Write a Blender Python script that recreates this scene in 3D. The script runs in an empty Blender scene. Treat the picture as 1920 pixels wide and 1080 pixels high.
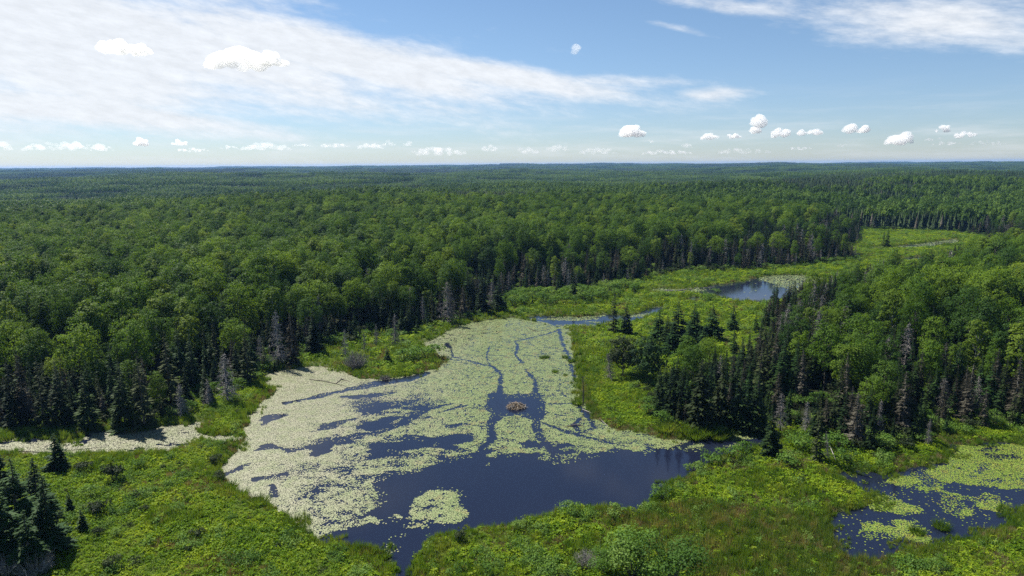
import bpy, math, random
import numpy as np
from mathutils import Matrix, Vector

random.seed(7)
RNG = np.random.default_rng(11)
SC = bpy.context.scene
COL = SC.collection
R = math.radians

# ------------------------------------------------------------------ camera
H_CAM = 45.0
FPX = 1280.0                      # focal length in pixels of the 1920 wide photograph
PITCH = math.atan((540 - 308) / FPX)
ROLL = 14 / 1920.0
cam_data = bpy.data.cameras.new('camera')
cam = bpy.data.objects.new('camera', cam_data)
COL.objects.link(cam)
cam_data.sensor_width = 36.0
cam_data.lens = 36.0 * FPX / 1920.0
cam_data.clip_start = 0.5
cam_data.clip_end = 300000
F = Vector((0, math.cos(PITCH), -math.sin(PITCH)))
R0 = Vector((1, 0, 0))
U0 = R0.cross(F)
RT = R0 * math.cos(ROLL) - U0 * math.sin(ROLL)
UP = U0 * math.cos(ROLL) + R0 * math.sin(ROLL)
M = Matrix((RT, UP, -F)).transposed().to_4x4()
M.translation = Vector((0, 0, H_CAM))
cam.matrix_world = M
SC.camera = cam

# ------------------------------------------------------------------ sky, sun, exposure
SUN_AZ = -48.0      # degrees from the view direction, negative = left
SUN_EL = 54.0
world = bpy.data.worlds.new('World')
SC.world = world
world.use_nodes = True
WN = world.node_tree.nodes
WL = world.node_tree.links
WN.clear()

SKY_STRENGTH = 0.055
SUN_STRENGTH = 5.0
EXPOSURE = 0.95

sun_data = bpy.data.lights.new('sun', 'SUN')
sun_data.energy = SUN_STRENGTH
sun_data.angle = R(0.5)
sun_data.color = (1.0, 0.95, 0.86)
sun = bpy.data.objects.new('sun', sun_data)
COL.objects.link(sun)
SDIR = Vector((math.sin(R(SUN_AZ)) * math.cos(R(SUN_EL)), math.cos(R(SUN_AZ)) * math.cos(R(SUN_EL)), math.sin(R(SUN_EL))))
sun.rotation_euler = SDIR.to_track_quat('Z', 'Y').to_euler()
sun.location = (0, 0, 80)

SC.view_settings.view_transform = 'Standard'
SC.view_settings.look = 'None'
SC.view_settings.exposure = EXPOSURE
SC.view_settings.gamma = 1.0
SC.view_settings.use_curve_mapping = False
SC.cycles.use_denoising = False
SC.cycles.max_bounces = 12
SC.cycles.diffuse_bounces = 3
SC.cycles.glossy_bounces = 3
SC.cycles.transmission_bounces = 3
SC.cycles.transparent_max_bounces = 8
SC.cycles.volume_bounces = 12
SC.cycles.sample_clamp_indirect = 4.0


def pix_dir(u, v):
    d = F * FPX + RT * (u - 960) + UP * (540 - v)
    return d.normalized()


def px(u, v, z=0.0):
    d = pix_dir(u, v)
    t = (z - H_CAM) / d.z
    return (d.x * t, d.y * t)


def to_pix(P):
    d = Vector(P) - Vector((0, 0, H_CAM))
    f = d.dot(F)
    if f < 0.1:
        return None
    return (960 + FPX * d.dot(RT) / f, 540 - FPX * d.dot(UP) / f)


def height_to(u, v, vtop):
    """height of something standing at ground pixel (u,v) whose top shows at row vtop"""
    x, y = px(u, v)
    lo, hi = 0.0, 40.0
    for _ in range(30):
        m = (lo + hi) / 2
        q = to_pix((x, y, m))
        if q[1] > vtop:
            lo = m
        else:
            hi = m
    return m


class NG:
    """tiny helper for node graphs"""
    def __init__(s, tree):
        s.t = tree

    def n(s, kind, **kw):
        nd = s.t.nodes.new(kind)
        for k, v in kw.items():
            setattr(nd, k, v)
        return nd

    def put(s, sock, v):
        if isinstance(v, bpy.types.NodeSocket):
            s.t.links.new(v, sock)
        elif v is not None:
            sock.default_value = v

    def m(s, op, a, b=None, c=None, clamp=False):
        nd = s.n('ShaderNodeMath', operation=op, use_clamp=clamp)
        s.put(nd.inputs[0], a)
        if b is not None:
            s.put(nd.inputs[1], b)
        if c is not None:
            s.put(nd.inputs[2], c)
        return nd.outputs[0]

    def mix(s, f, a, b):
        nd = s.n('ShaderNodeMix', data_type='RGBA')
        s.put(nd.inputs[0], f)
        s.put(nd.inputs[6], a)
        s.put(nd.inputs[7], b)
        return nd.outputs[2]

    def smooth(s, v, a, b):
        nd = s.n('ShaderNodeMapRange', interpolation_type='SMOOTHSTEP')
        s.put(nd.inputs[0], v)
        nd.inputs[1].default_value = a
        nd.inputs[2].default_value = b
        return nd.outputs[0]

    def noise(s, vec, scale, detail=4, rough=0.55, dim='3D', w=None):
        nd = s.n('ShaderNodeTexNoise', noise_dimensions=dim)
        if vec is not None:
            s.put(nd.inputs['Vector'], vec)
        nd.inputs['Scale'].default_value = scale
        nd.inputs['Detail'].default_value = detail
        nd.inputs['Roughness'].default_value = rough
        return nd.outputs['Fac']

    def xyz(s, x, y, z=0.0):
        nd = s.n('ShaderNodeCombineXYZ')
        s.put(nd.inputs[0], x)
        s.put(nd.inputs[1], y)
        s.put(nd.inputs[2], z)
        return nd.outputs[0]


def build_world():
    g = NG(world.node_tree)
    sky = g.n('ShaderNodeTexSky', sky_type='NISHITA')
    sky.sun_disc = False
    sky.sun_elevation = R(SUN_EL)
    sky.sun_rotation = R(SUN_AZ)
    sky.altitude = 0
    sky.air_density = 1.0
    sky.dust_density = 0.15
    sky.ozone_density = 2.5
    tc = g.n('ShaderNodeTexCoord')
    sp = g.n('ShaderNodeSeparateXYZ')
    g.t.links.new(tc.outputs['Generated'], sp.inputs[0])
    X, Y, Z = sp.outputs
    az = g.m('ARCTAN2', X, Y)
    el = g.m('ARCSINE', Z)

    def azel(u, v):
        d = pix_dir(u, v)
        return math.atan2(d.x, d.y), math.asin(d.z)
    # long soft banks of cirrus: (u, v, half length, half width, slope in degrees down to the right, weight)
    banks = [
        (60, 60, 420, 110, 6, 1.05), (300, 90, 420, 64, 11, 1.0), (640, 105, 380, 42, 11, 1.0), (900, 140, 300, 26, 8, 0.95),
        (1120, 152, 170, 15, 2, 0.62), (1330, 177, 70, 13, 0, 0.62), (60, 196, 400, 30, 6, 0.9), (330, 226, 200, 10, 7, 0.55), (-330, -80, 560, 170, 10, 1.0),
        (-300, 150, 330, 90, 5, 0.9),
        (1760, 35, 210, 42, 10, 0.68), (1890, 70, 130, 26, 10, 0.6), (1900, -60, 300, 60, 0, 0.6), (1350, 12, 150, 14, 10, 0.5),
        (1265, 52, 70, 7, 14, 0.45), (1500, -70, 260, 40, 4, 0.5),
        (1620, 18, 90, 14, 0, 0.42),
        (-20, -450, 430, 190, 12, 0.85), (1150, -395, 150, 34, -20, 0.42), (1330, -450, 170, 40, -28, 0.45), (900, -520, 200, 26, 12, 0.36), (560, -470, 240, 50, 14, 0.4),
    ]
    total = None
    for (u, v, L, W, s, wt) in banks:
        a0, e0 = azel(u, v)
        l, w = L / FPX, W / FPX
        c, sn = math.cos(R(s)), math.sin(R(s))
        da = g.m('SUBTRACT', az, a0)
        de = g.m('SUBTRACT', el, e0)
        p = g.m('SUBTRACT', g.m('MULTIPLY', da, c / l), g.m('MULTIPLY', de, sn / l))
        q = g.m('ADD', g.m('MULTIPLY', da, sn / w), g.m('MULTIPLY', de, c / w))
        r2 = g.m('ADD', g.m('MULTIPLY', p, p), g.m('MULTIPLY', q, q))
        e = g.m('MULTIPLY', g.m('EXPONENT', g.m('MULTIPLY', r2, -0.8)), wt)
        total = e if total is None else g.m('MAXIMUM', total, e)
    c, sn = math.cos(R(9)), math.sin(R(9))
    along = g.m('SUBTRACT', g.m('MULTIPLY', az, c), g.m('MULTIPLY', el, sn))
    across = g.m('ADD', g.m('MULTIPLY', az, sn), g.m('MULTIPLY', el, c))
    v1 = g.xyz(g.m('MULTIPLY', along, 2.0), g.m('MULTIPLY', across, 11.0), 0.3)
    n1 = g.noise(v1, 2.6, 9, 0.62)
    v2 = g.xyz(g.m('MULTIPLY', along, 8.0), g.m('MULTIPLY', across, 26.0), 1.3)
    n2 = g.noise(v2, 4.0, 7, 0.65)
    nn = g.m('ADD', g.m('MULTIPLY', n1, 0.75), g.m('MULTIPLY', n2, 0.35))
    body = g.m('ADD', total, g.m('MULTIPLY', g.m('SUBTRACT', nn, 0.55), 1.35))
    cov = g.smooth(body, 0.16, 0.82)
    # very thin veil low over the horizon
    low = g.m('EXPONENT', g.m('MULTIPLY', g.m('POWER', g.m('DIVIDE', g.m('SUBTRACT', el, 0.03), 0.045), 2.0), -1.0))
    v3 = g.xyz(g.m('MULTIPLY', az, 6.0), g.m('MULTIPLY', el, 60.0), 4.0)
    veil = g.m('MULTIPLY', g.m('MULTIPLY', low, g.smooth(g.noise(v3, 1.2, 6, 0.6), 0.42, 0.75)), 0.35)
    cov = g.m('MAXIMUM', g.m('MULTIPLY', cov, 0.93), veil)
    bgc = g.n('ShaderNodeHueSaturation')
    bgc.inputs['Saturation'].default_value = 1.0
    # clear northern air: cooler towards the horizon than the model's dusty yellow
    tint = g.n('ShaderNodeMix', data_type='RGBA', blend_type='MULTIPLY')
    tint.inputs[0].default_value = 1.0
    g.put(tint.inputs[6], sky.outputs[0])
    g.put(tint.inputs[7], g.mix(g.smooth(el, 0.0, 0.22), (0.76, 0.88, 1.12, 1), (0.86, 0.95, 1.05, 1)))
    g.t.links.new(tint.outputs[2], bgc.inputs['Color'])
    # cirrus is lit by the sun: a touch brighter where it is thick
    shade = g.m('ADD', 6.9, g.m('MULTIPLY', n2, 3.8))
    cl = g.n('ShaderNodeVectorMath', operation='SCALE')
    cl.inputs[0].default_value = (0.95, 0.985, 1.03)
    g.t.links.new(shade, cl.inputs['Scale'])
    colr = g.mix(cov, bgc.outputs[0], cl.outputs[0])
    bg = g.n('ShaderNodeBackground')
    g.t.links.new(colr, bg.inputs[0])
    bg.inputs[1].default_value = SKY_STRENGTH
    out = g.n('ShaderNodeOutputWorld')
    g.t.links.new(bg.outputs[0], out.inputs[0])


build_world()


# ------------------------------------------------------------------ numeric helpers
def _hash(ix, iy, seed):
    h = (ix.astype(np.int64) * 374761393 + iy.astype(np.int64) * 668265263 + seed * 1442695041) & 0xffffffff
    h = ((h ^ (h >> 13)) * 1274126177) & 0xffffffff
    return ((h ^ (h >> 16)) & 0xffffff) / float(0xffffff)


def vnoise(x, y, seed=0):
    x = np.asarray(x, float)
    y = np.asarray(y, float)
    ix, iy = np.floor(x), np.floor(y)
    fx, fy = x - ix, y - iy
    fx = fx * fx * (3 - 2 * fx)
    fy = fy * fy * (3 - 2 * fy)
    a, b = _hash(ix, iy, seed), _hash(ix + 1, iy, seed)
    c, d = _hash(ix, iy + 1, seed), _hash(ix + 1, iy + 1, seed)
    return (a * (1 - fx) + b * fx) * (1 - fy) + (c * (1 - fx) + d * fx) * fy


def fbm(x, y, scale, octaves=4, seed=0, rough=0.5):
    t, amp, tot = 0, 1.0, 0.0
    for o in range(octaves):
        t = t + amp * vnoise(np.asarray(x) / scale + 17.3 * o, np.asarray(y) / scale - 9.1 * o, seed + o * 7)
        tot += amp
        amp *= rough
        scale *= 0.5
    return t / tot


def sstep(v, a, b):
    t = np.clip((v - a) / (b - a), 0, 1)
    return t * t * (3 - 2 * t)


def W(pts, z=0.0):
    return np.array([px(u, v, z) for (u, v) in pts])


def poly_sd(P, x, y):
    """signed distance to polygon: negative inside"""
    x = np.asarray(x, float).ravel()
    y = np.asarray(y, float).ravel()
    out = np.empty(x.shape)
    A = P
    B = np.roll(P, -1, axis=0)
    E = B - A
    LL = (E ** 2).sum(1) + 1e-9
    for s in range(0, len(x), 20000):
        X = x[s:s + 20000, None]
        Y = y[s:s + 20000, None]
        wx, wy = X - A[None, :, 0], Y - A[None, :, 1]
        t = np.clip((wx * E[None, :, 0] + wy * E[None, :, 1]) / LL[None], 0, 1)
        dx, dy = wx - t * E[None, :, 0], wy - t * E[None, :, 1]
        d = np.sqrt((dx * dx + dy * dy).min(1))
        c = (A[None, :, 1] > Y) != (B[None, :, 1] > Y)
        xi = E[None, :, 0] * (Y - A[None, :, 1]) / np.where(np.abs(E[None, :, 1]) < 1e-9, 1e-9, E[None, :, 1]) + A[None, :, 0]
        ins = (c & (X < xi)).sum(1) % 2 == 1
        out[s:s + 20000] = np.where(ins, -d, d)
    return out


def line_sd(P, x, y):
    """distance to an open polyline, P rows are x, y, half width"""
    x = np.asarray(x, float).ravel()
    y = np.asarray(y, float).ravel()
    out = np.full(x.shape, 1e9)
    for i in range(len(P) - 1):
        a, b = P[i], P[i + 1]
        e = b[:2] - a[:2]
        t = np.clip(((x - a[0]) * e[0] + (y - a[1]) * e[1]) / (e @ e + 1e-9), 0, 1)
        d = np.hypot(x - a[0] - t * e[0], y - a[1] - t * e[1]) - (a[2] + (b[2] - a[2]) * t)
        out = np.minimum(out, d)
    return out


# ------------------------------------------------------------------ the map, traced on the ground
POND = W([(452, 826), (468, 790), (478, 768), (500, 752), (520, 738), (508, 722), (498, 704), (520, 696), (560, 690), (600, 686), (640, 696),
          (662, 706), (700, 711), (750, 708), (790, 700), (825, 688), (840, 674), (815, 658), (796, 645), (830, 625), (870, 608), (915, 600),
          (960, 596), (985, 600), (1020, 606), (1045, 616), (1062, 612), (1072, 632), (1074, 655), (1078, 690), (1086, 722), (1094, 756),
          (1112, 784), (1150, 805), (1200, 812), (1235, 820), (1280, 824), (1330, 819), (1385, 812), (1455, 818), (1450, 834), (1405, 843),
          (1350, 858), (1300, 886), (1245, 908), (1228, 940), (1192, 958), (1120, 956), (1080, 948), (1020, 966), (950, 988), (880, 992),
          (840, 1002), (800, 1022), (778, 1050), (772, 1080), (772, 1130), (738, 1130), (742, 1090), (738, 1058), (720, 1034), (690, 1026),
          (640, 1020), (596, 1018), (572, 1003), (560, 982), (528, 962), (498, 944), (460, 930), (432, 912), (414, 895), (410, 880), (420, 866),
          (440, 850), (450, 836)])
CHANNEL = W([(-120, 836), (0, 832), (40, 822), (95, 828), (120, 836), (150, 826), (175, 812), (240, 812), (300, 800), (352, 800), (372, 792), (385, 790),
             (372, 806), (380, 815), (420, 818), (460, 816), (460, 834), (430, 826), (380, 822), (350, 836), (310, 846), (245, 852), (140, 852),
             (60, 850), (0, 848), (-120, 852)])
BRAID = W([(985, 596), (1010, 591), (1060, 594), (1100, 594), (1135, 590), (1175, 592), (1200, 586), (1222, 577), (1245, 573), (1240, 582),
           (1215, 594), (1190, 604), (1160, 604), (1120, 612), (1070, 614), (1045, 618), (1020, 608)])
FARPOND = W([(1195, 545), (1240, 541), (1290, 544), (1335, 536), (1395, 528), (1425, 520), (1460, 516), (1510, 516), (1550, 522), (1510, 540),
             (1484, 560), (1440, 567), (1390, 566), (1336, 554), (1290, 549), (1235, 550)])
MARSH1 = W([(1608, 464), (1660, 464), (1720, 458), (1790, 448), (1800, 455), (1760, 462), (1700, 466), (1640, 468)])
MARSH2 = W([(1690, 484), (1730, 482), (1735, 487), (1695, 489)])
BRAID2 = W([(1290, 560), (1296, 556), (1320, 560), (1300, 566)])
EASTPOND = W([(1562, 958), (1600, 950), (1650, 944), (1632, 926), (1600, 905), (1560, 890), (1600, 882), (1660, 890), (1705, 876), (1770, 868),
              (1790, 848), (1790, 836), (1850, 832), (1920, 832), (2050, 836), (2080, 880), (2050, 940), (1960, 958), (1900, 966), (1868, 985), (1852, 1008),
              (1800, 1012), (1760, 1024), (1712, 1028), (1650, 1046), (1590, 1042), (1568, 1010)])
WATERS = [POND, CHANNEL, BRAID, FARPOND, MARSH1, MARSH2, EASTPOND, BRAID2]

WETLAND = np.vstack([
    W([(-700, 830), (-120, 806), (0, 806), (60, 800), (150, 800), (260, 798), (320, 782), (380, 764), (425, 742), (480, 712), (520, 688), (560, 672), (620, 650),
       (700, 636), (790, 622), (850, 605), (940, 584), (952, 556), (1000, 548), (1040, 552), (1100, 545), (1200, 528), (1270, 510), (1400, 508),
       (1500, 500), (1600, 489), (1608, 484), (1560, 470), (1610, 455), (1612, 430), (1690, 432), (1790, 436), (1850, 444)]),
    W([(1840, 448), (1780, 462), (1690, 484), (1600, 486), (1530, 508), (1490, 514)], 9.0),
    W([(1452, 578), (1432, 610), (1428, 650), (1385, 690), (1330, 700), (1270, 712), (1232, 735), (1218, 775), (1250, 800), (1300, 806), (1390, 802),
       (1440, 806), (1500, 820), (1580, 846), (1640, 850), (1720, 850), (1780, 825), (1800, 808), (1920, 805), (2050, 810), (2300, 830),
       (2600, 1300), (1900, 2300), (0, 2300), (-700, 1300)])])

WBB = [(p[:, 0].min() - 12, p[:, 0].max() + 12, p[:, 1].min() - 12, p[:, 1].max() + 12) for p in WATERS]


def water_sd(x, y):
    """distance to the nearest water edge; negative in the water, capped at 12 m"""
    x = np.asarray(x, float).ravel()
    y = np.asarray(y, float).ravel()
    out = np.full(x.shape, 12.0)
    for P, b in zip(WATERS, WBB):
        k = (x > b[0]) & (x < b[1]) & (y > b[2]) & (y < b[3])
        if k.any():
            out[k] = np.minimum(out[k], poly_sd(P, x[k], y[k]))
    rng = np.hypot(x, y)
    wob = (fbm(x, y, 3.2, 4, 5) - 0.5) * 2.6 + (fbm(x, y, 0.9, 2, 8) - 0.5) * 0.9
    return out + wob * sstep(rng, 30, 60)


def wet_sd(x, y):
    return poly_sd(WETLAND, x, y)


def terrain(x, y, wsd=None, fsd=None):
    x = np.asarray(x, float).ravel()
    y = np.asarray(y, float).ravel()
    if wsd is None:
        wsd = water_sd(x, y)
    if fsd is None:
        fsd = np.where(np.hypot(x, y) < 700, 0, 99.0)
        k = fsd < 1
        fsd[k] = wet_sd(x[k], y[k])
    r = np.hypot(x, y)
    z = np.clip(wsd * 0.22, -0.9, 0.35)
    z = z + np.where(wsd > 0, (fbm(x, y, 1.6, 3, 3) - 0.35) * 0.34 * np.clip(wsd / 1.5, 0, 1), 0)
    land = sstep(fsd, 0, 60)
    z = z + land * (1.0 + 3.0 * (fbm(x, y, 70, 3, 21) - 0.3))
    z = z + sstep(r, 260, 900) * (fbm(x, y, 420, 4, 31) - 0.45) * 42 * land
    z = z + land * 7.0 * np.exp(-(((x + 230) / 260) ** 2 + ((y - 560) / 130) ** 2))
    z = z + sstep(r, 1400, 6500) * (14 + 26 * (fbm(x, y, 2600, 3, 41) - 0.45)) 
    return z


# ------------------------------------------------------------------ mesh helpers
def mesh_np(name, verts, faces_list, mats, smooth=False):
    """faces_list: list of (int array (n,k), material slot)"""
    me = bpy.data.meshes.new(name)
    verts = np.asarray(verts, dtype=np.float32)
    me.vertices.add(len(verts))
    me.vertices.foreach_set('co', verts.ravel())
    loops, starts, mi = [], [], []
    off = 0
    for fa, slot in faces_list:
        fa = np.asarray(fa, dtype=np.int32)
        if fa.size == 0:
            continue
        n, k = fa.shape
        loops.append(fa.ravel())
        starts.append(off + np.arange(n) * k)
        mi.append(np.full(n, slot))
        off += n * k
    loops = np.concatenate(loops)
    starts = np.concatenate(starts)
    mi = np.concatenate(mi)
    me.loops.add(len(loops))
    me.loops.foreach_set('vertex_index', loops.astype(np.int32))
    me.polygons.add(len(starts))
    me.polygons.foreach_set('loop_start', starts.astype(np.int32))
    me.polygons.foreach_set('material_index', mi.astype(np.int32))
    if smooth:
        me.polygons.foreach_set('use_smooth', np.ones(len(starts), dtype=bool))
    for m in mats:
        me.materials.append(m)
    me.update(calc_edges=True)
    return me


class Geo:
    """collects vertices and faces for one mesh, with a material slot per face"""
    def __init__(s):
        s.v, s.f, s.n = [], {}, 0

    def add(s, verts, faces, slot=0):
        verts = np.asarray(verts, float).reshape(-1, 3)
        faces = np.asarray(faces, int)
        key = (faces.shape[1], slot)
        s.f.setdefault(key, []).append(faces + s.n)
        s.v.append(verts)
        s.n += len(verts)

    def quads(s, C, A, B, slot=0):
        """parallelograms: centre C, half axes A and B (n,3); diamonds"""
        n = len(C)
        V = np.stack([C - A, C - B, C + A, C + B], 1).reshape(-1, 3)
        s.add(V, np.arange(n * 4).reshape(n, 4), slot)

    def tris(s, P, Q, T, slot=0):
        n = len(P)
        V = np.stack([P, Q, T], 1).reshape(-1, 3)
        s.add(V, np.arange(n * 3).reshape(n, 3), slot)

    def tube(s, pts, radii, sides=6, slot=0, cap=True):
        pts = np.asarray(pts, float)
        rings = []
        for i, p in enumerate(pts):
            d = pts[min(i + 1, len(pts) - 1)] - pts[max(i - 1, 0)]
            d = d / (np.linalg.norm(d) + 1e-9)
            a = np.cross(d, (0.3, 0.9, 0.1) if abs(d[2]) > 0.6 else (0, 0, 1.0))
            a /= np.linalg.norm(a) + 1e-9
            b = np.cross(d, a)
            t = np.arange(sides) / sides * 2 * np.pi
            rings.append(p + radii[i] * (np.cos(t)[:, None] * a + np.sin(t)[:, None] * b))
        V = np.vstack(rings)
        fs = []
        for i in range(len(pts) - 1):
            for k in range(sides):
                k2 = (k + 1) % sides
                fs.append((i * sides + k, i * sides + k2, (i + 1) * sides + k2, (i + 1) * sides + k))
        s.add(V, fs, slot)

    def ribbons(s, P, Q, w, slot=0):
        """thin twigs from P to Q as tapering triangles, two crossed"""
        P, Q = np.asarray(P, float), np.asarray(Q, float)
        d = Q - P
        a = np.cross(d, np.array([0, 0, 1.0]) + RNG.normal(0, .2, d.shape))
        a /= np.linalg.norm(a, axis=1, keepdims=True) + 1e-9
        b = np.cross(d, a)
        b /= np.linalg.norm(b, axis=1, keepdims=True) + 1e-9
        w = np.asarray(w).reshape(-1, 1) * np.ones((len(P), 1))
        s.tris(P - a * w, P + a * w, Q, slot)
        s.tris(P - b * w, P + b * w, Q, slot)

    def mesh(s, name, mats, smooth=False):
        return mesh_np(name, np.vstack(s.v), [(np.vstack(fl), key[1]) for key, fl in s.f.items()], mats, smooth)

    def merged(s, other):
        g = Geo()
        g.v = s.v + other.v
        g.n = s.n + other.n
        for k, fl in s.f.items():
            g.f.setdefault(k, []).extend(fl)
        for k, fl in other.f.items():
            g.f.setdefault(k, []).extend([f + s.n for f in fl])
        return g


def link(name, me, parent=None, **props):
    o = bpy.data.objects.new(name, me)
    COL.objects.link(o)
    if parent:
        o.parent = parent
    for k, v in props.items():
        o[k] = v
    return o


def unit(n):
    v = RNG.normal(size=(n, 3))
    return v / np.linalg.norm(v, axis=1, keepdims=True)


# ------------------------------------------------------------------ materials
def new_mat(name):
    m = bpy.data.materials.new(name)
    m.use_nodes = True
    m.node_tree.nodes.clear()
    return m, NG(m.node_tree)


def foliage_mat(name, c_dark, c_mid, c_light, trans=0.35, rough=0.55, spec=0.07, patch=9.0):
    m, g = new_mat(name)
    oi = g.n('ShaderNodeObjectInfo')
    geo = g.n('ShaderNodeNewGeometry')
    big = g.noise(geo.outputs['Position'], 1.0 / patch, 3, 0.5)
    sm = g.noise(geo.outputs['Position'], 1.1, 2, 0.5)
    f = g.m('ADD', g.m('MULTIPLY', oi.outputs['Random'], 0.62), g.m('MULTIPLY', g.m('SUBTRACT', big, 0.5), 1.5))
    f = g.m('ADD', g.m('ADD', f, 0.19), g.m('MULTIPLY', g.m('SUBTRACT', sm, 0.5), 0.5), clamp=True)
    cr = g.n('ShaderNodeValToRGB')
    g.put(cr.inputs[0], f)
    e = cr.color_ramp.elements
    e[0].position, e[0].color = 0.15, (*c_dark, 1)
    e[1].position, e[1].color = 0.85, (*c_light, 1)
    mid = cr.color_ramp.elements.new(0.5)
    mid.color = (*c_mid, 1)
    col = cr.outputs[0]
    p = g.n('ShaderNodeBsdfPrincipled')
    g.put(p.inputs['Base Color'], col)
    p.inputs['Roughness'].default_value = rough
    p.inputs['Specular IOR Level'].default_value = spec
    tr = g.n('ShaderNodeBsdfTranslucent')
    warm = g.n('ShaderNodeMix', data_type='RGBA', blend_type='MULTIPLY')
    warm.inputs[0].default_value = 1.0
    g.put(warm.inputs[6], col)
    warm.inputs[7].default_value = (1.25, 1.15, 0.55, 1)
    g.put(tr.inputs[0], warm.outputs[2])
    mx = g.n('ShaderNodeMixShader')
    mx.inputs[0].default_value = trans
    g.put(mx.inputs[1], p.outputs[0])
    g.put(mx.inputs[2], tr.outputs[0])
    o = g.n('ShaderNodeOutputMaterial')
    g.put(o.inputs[0], mx.outputs[0])
    return m


def wood_mat(name, a, b, scale=3.0, rough=0.9):
    m, g = new_mat(name)
    geo = g.n('ShaderNodeNewGeometry')
    oi = g.n('ShaderNodeObjectInfo')
    f = g.m('ADD', g.m('MULTIPLY', g.noise(geo.outputs['Position'], scale, 4, 0.6), 0.8), g.m('MULTIPLY', oi.outputs['Random'], 0.25), clamp=True)
    p = g.n('ShaderNodeBsdfPrincipled')
    g.put(p.inputs['Base Color'], g.mix(g.smooth(f, 0.3, 0.8), (*a, 1), (*b, 1)))
    p.inputs['Roughness'].default_value = rough
    p.inputs['Specular IOR Level'].default_value = 0.2
    o = g.n('ShaderNodeOutputMaterial')
    g.put(o.inputs[0], p.outputs[0])
    return m


MAT = {}
MAT['broad'] = foliage_mat('broadleaf_foliage', (0.042, 0.090, 0.012), (0.074, 0.145, 0.015), (0.130, 0.210, 0.022), 0.45, patch=22)
MAT['broad_yellow'] = foliage_mat('yellow_green_aspen_foliage', (0.060, 0.110, 0.012), (0.095, 0.160, 0.016), (0.150, 0.215, 0.026), 0.45, patch=16)
MAT['broad_dark'] = foliage_mat('deep_green_maple_foliage', (0.026, 0.062, 0.012), (0.044, 0.096, 0.015), (0.078, 0.140, 0.022), 0.4, patch=16)
MAT['broad_far'] = foliage_mat('distant_broadleaf_foliage', (0.034, 0.074, 0.013), (0.062, 0.122, 0.017), (0.112, 0.185, 0.024), 0.32, patch=60)
MAT['spruce'] = foliage_mat('spruce_needles', (0.011, 0.024, 0.007), (0.018, 0.037, 0.010), (0.032, 0.058, 0.014), 0.14, 0.6, patch=12)
MAT['spruce_bright'] = foliage_mat('young_spruce_needles', (0.016, 0.040, 0.012), (0.024, 0.056, 0.014), (0.036, 0.076, 0.018), 0.18, 0.6, patch=12)
MAT['spruce_old'] = foliage_mat('thin_olive_needles', (0.024, 0.036, 0.013), (0.037, 0.052, 0.018), (0.056, 0.072, 0.026), 0.15, 0.7, patch=12)
MAT['dying'] = foliage_mat('browned_needles', (0.040, 0.039, 0.027), (0.066, 0.062, 0.045), (0.112, 0.104, 0.082), 0.12, 0.8, patch=8)
MAT['shrub'] = foliage_mat('shrub_leaves', (0.060, 0.125, 0.022), (0.095, 0.185, 0.030), (0.160, 0.250, 0.055), 0.42, patch=6)
MAT['shrub_dark'] = foliage_mat('dark_shrub_leaves', (0.018, 0.030, 0.012), (0.030, 0.046, 0.016), (0.048, 0.068, 0.022), 0.2, patch=5)
MAT['herb'] = foliage_mat('meadow_herbs', (0.080, 0.155, 0.010), (0.145, 0.245, 0.012), (0.240, 0.320, 0.018), 0.45, patch=7)
MAT['sedge'] = foliage_mat('sedge_blades', (0.065, 0.130, 0.018), (0.110, 0.190, 0.024), (0.170, 0.220, 0.040), 0.45, patch=6)
MAT['reed'] = foliage_mat('dry_and_green_reeds', (0.060, 0.115, 0.022), (0.095, 0.160, 0.028), (0.200, 0.180, 0.075), 0.45, patch=2.5)
MAT['straw'] = foliage_mat('dead_tan_sedge', (0.12, 0.10, 0.05), (0.18, 0.15, 0.08), (0.27, 0.23, 0.13), 0.3, patch=3)
MAT['bark'] = wood_mat('grey_brown_bark', (0.060, 0.050, 0.042), (0.13, 0.115, 0.10))
MAT['birch'] = wood_mat('pale_aspen_bark', (0.28, 0.27, 0.25), (0.50, 0.49, 0.46), 5)
MAT['dead'] = wood_mat('weathered_dead_wood', (0.18, 0.165, 0.15), (0.36, 0.34, 0.32), 2.5)
MAT['dead_dark'] = wood_mat('dark_wet_dead_wood', (0.045, 0.038, 0.034), (0.12, 0.10, 0.09), 2.5)


def ground_mat():
    m, g = new_mat('bog_and_forest_ground')
    at = g.n('ShaderNodeAttribute', attribute_name='tint')
    geo = g.n('ShaderNodeNewGeometry')
    n1 = g.noise(geo.outputs['Position'], 2.2, 5, 0.65)
    n2 = g.noise(geo.outputs['Position'], 9.0, 3, 0.6)
    v = g.m('ADD', g.m('MULTIPLY', n1, 1.1), g.m('MULTIPLY', n2, 0.6))
    sc = g.n('ShaderNodeVectorMath', operation='SCALE')
    g.put(sc.inputs[0], at.outputs['Color'])
    g.put(sc.inputs['Scale'], v)
    p = g.n('ShaderNodeBsdfPrincipled')
    g.put(p.inputs['Base Color'], sc.outputs[0])
    p.inputs['Roughness'].default_value = 0.95
    p.inputs['Specular IOR Level'].default_value = 0.1
    b = g.n('ShaderNodeBump')
    b.inputs['Strength'].default_value = 0.8
    b.inputs['Distance'].default_value = 0.25
    g.put(b.inputs['Height'], v)
    g.put(p.inputs['Normal'], b.outputs[0])
    o = g.n('ShaderNodeOutputMaterial')
    g.put(o.inputs[0], p.outputs[0])
    return m


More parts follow.
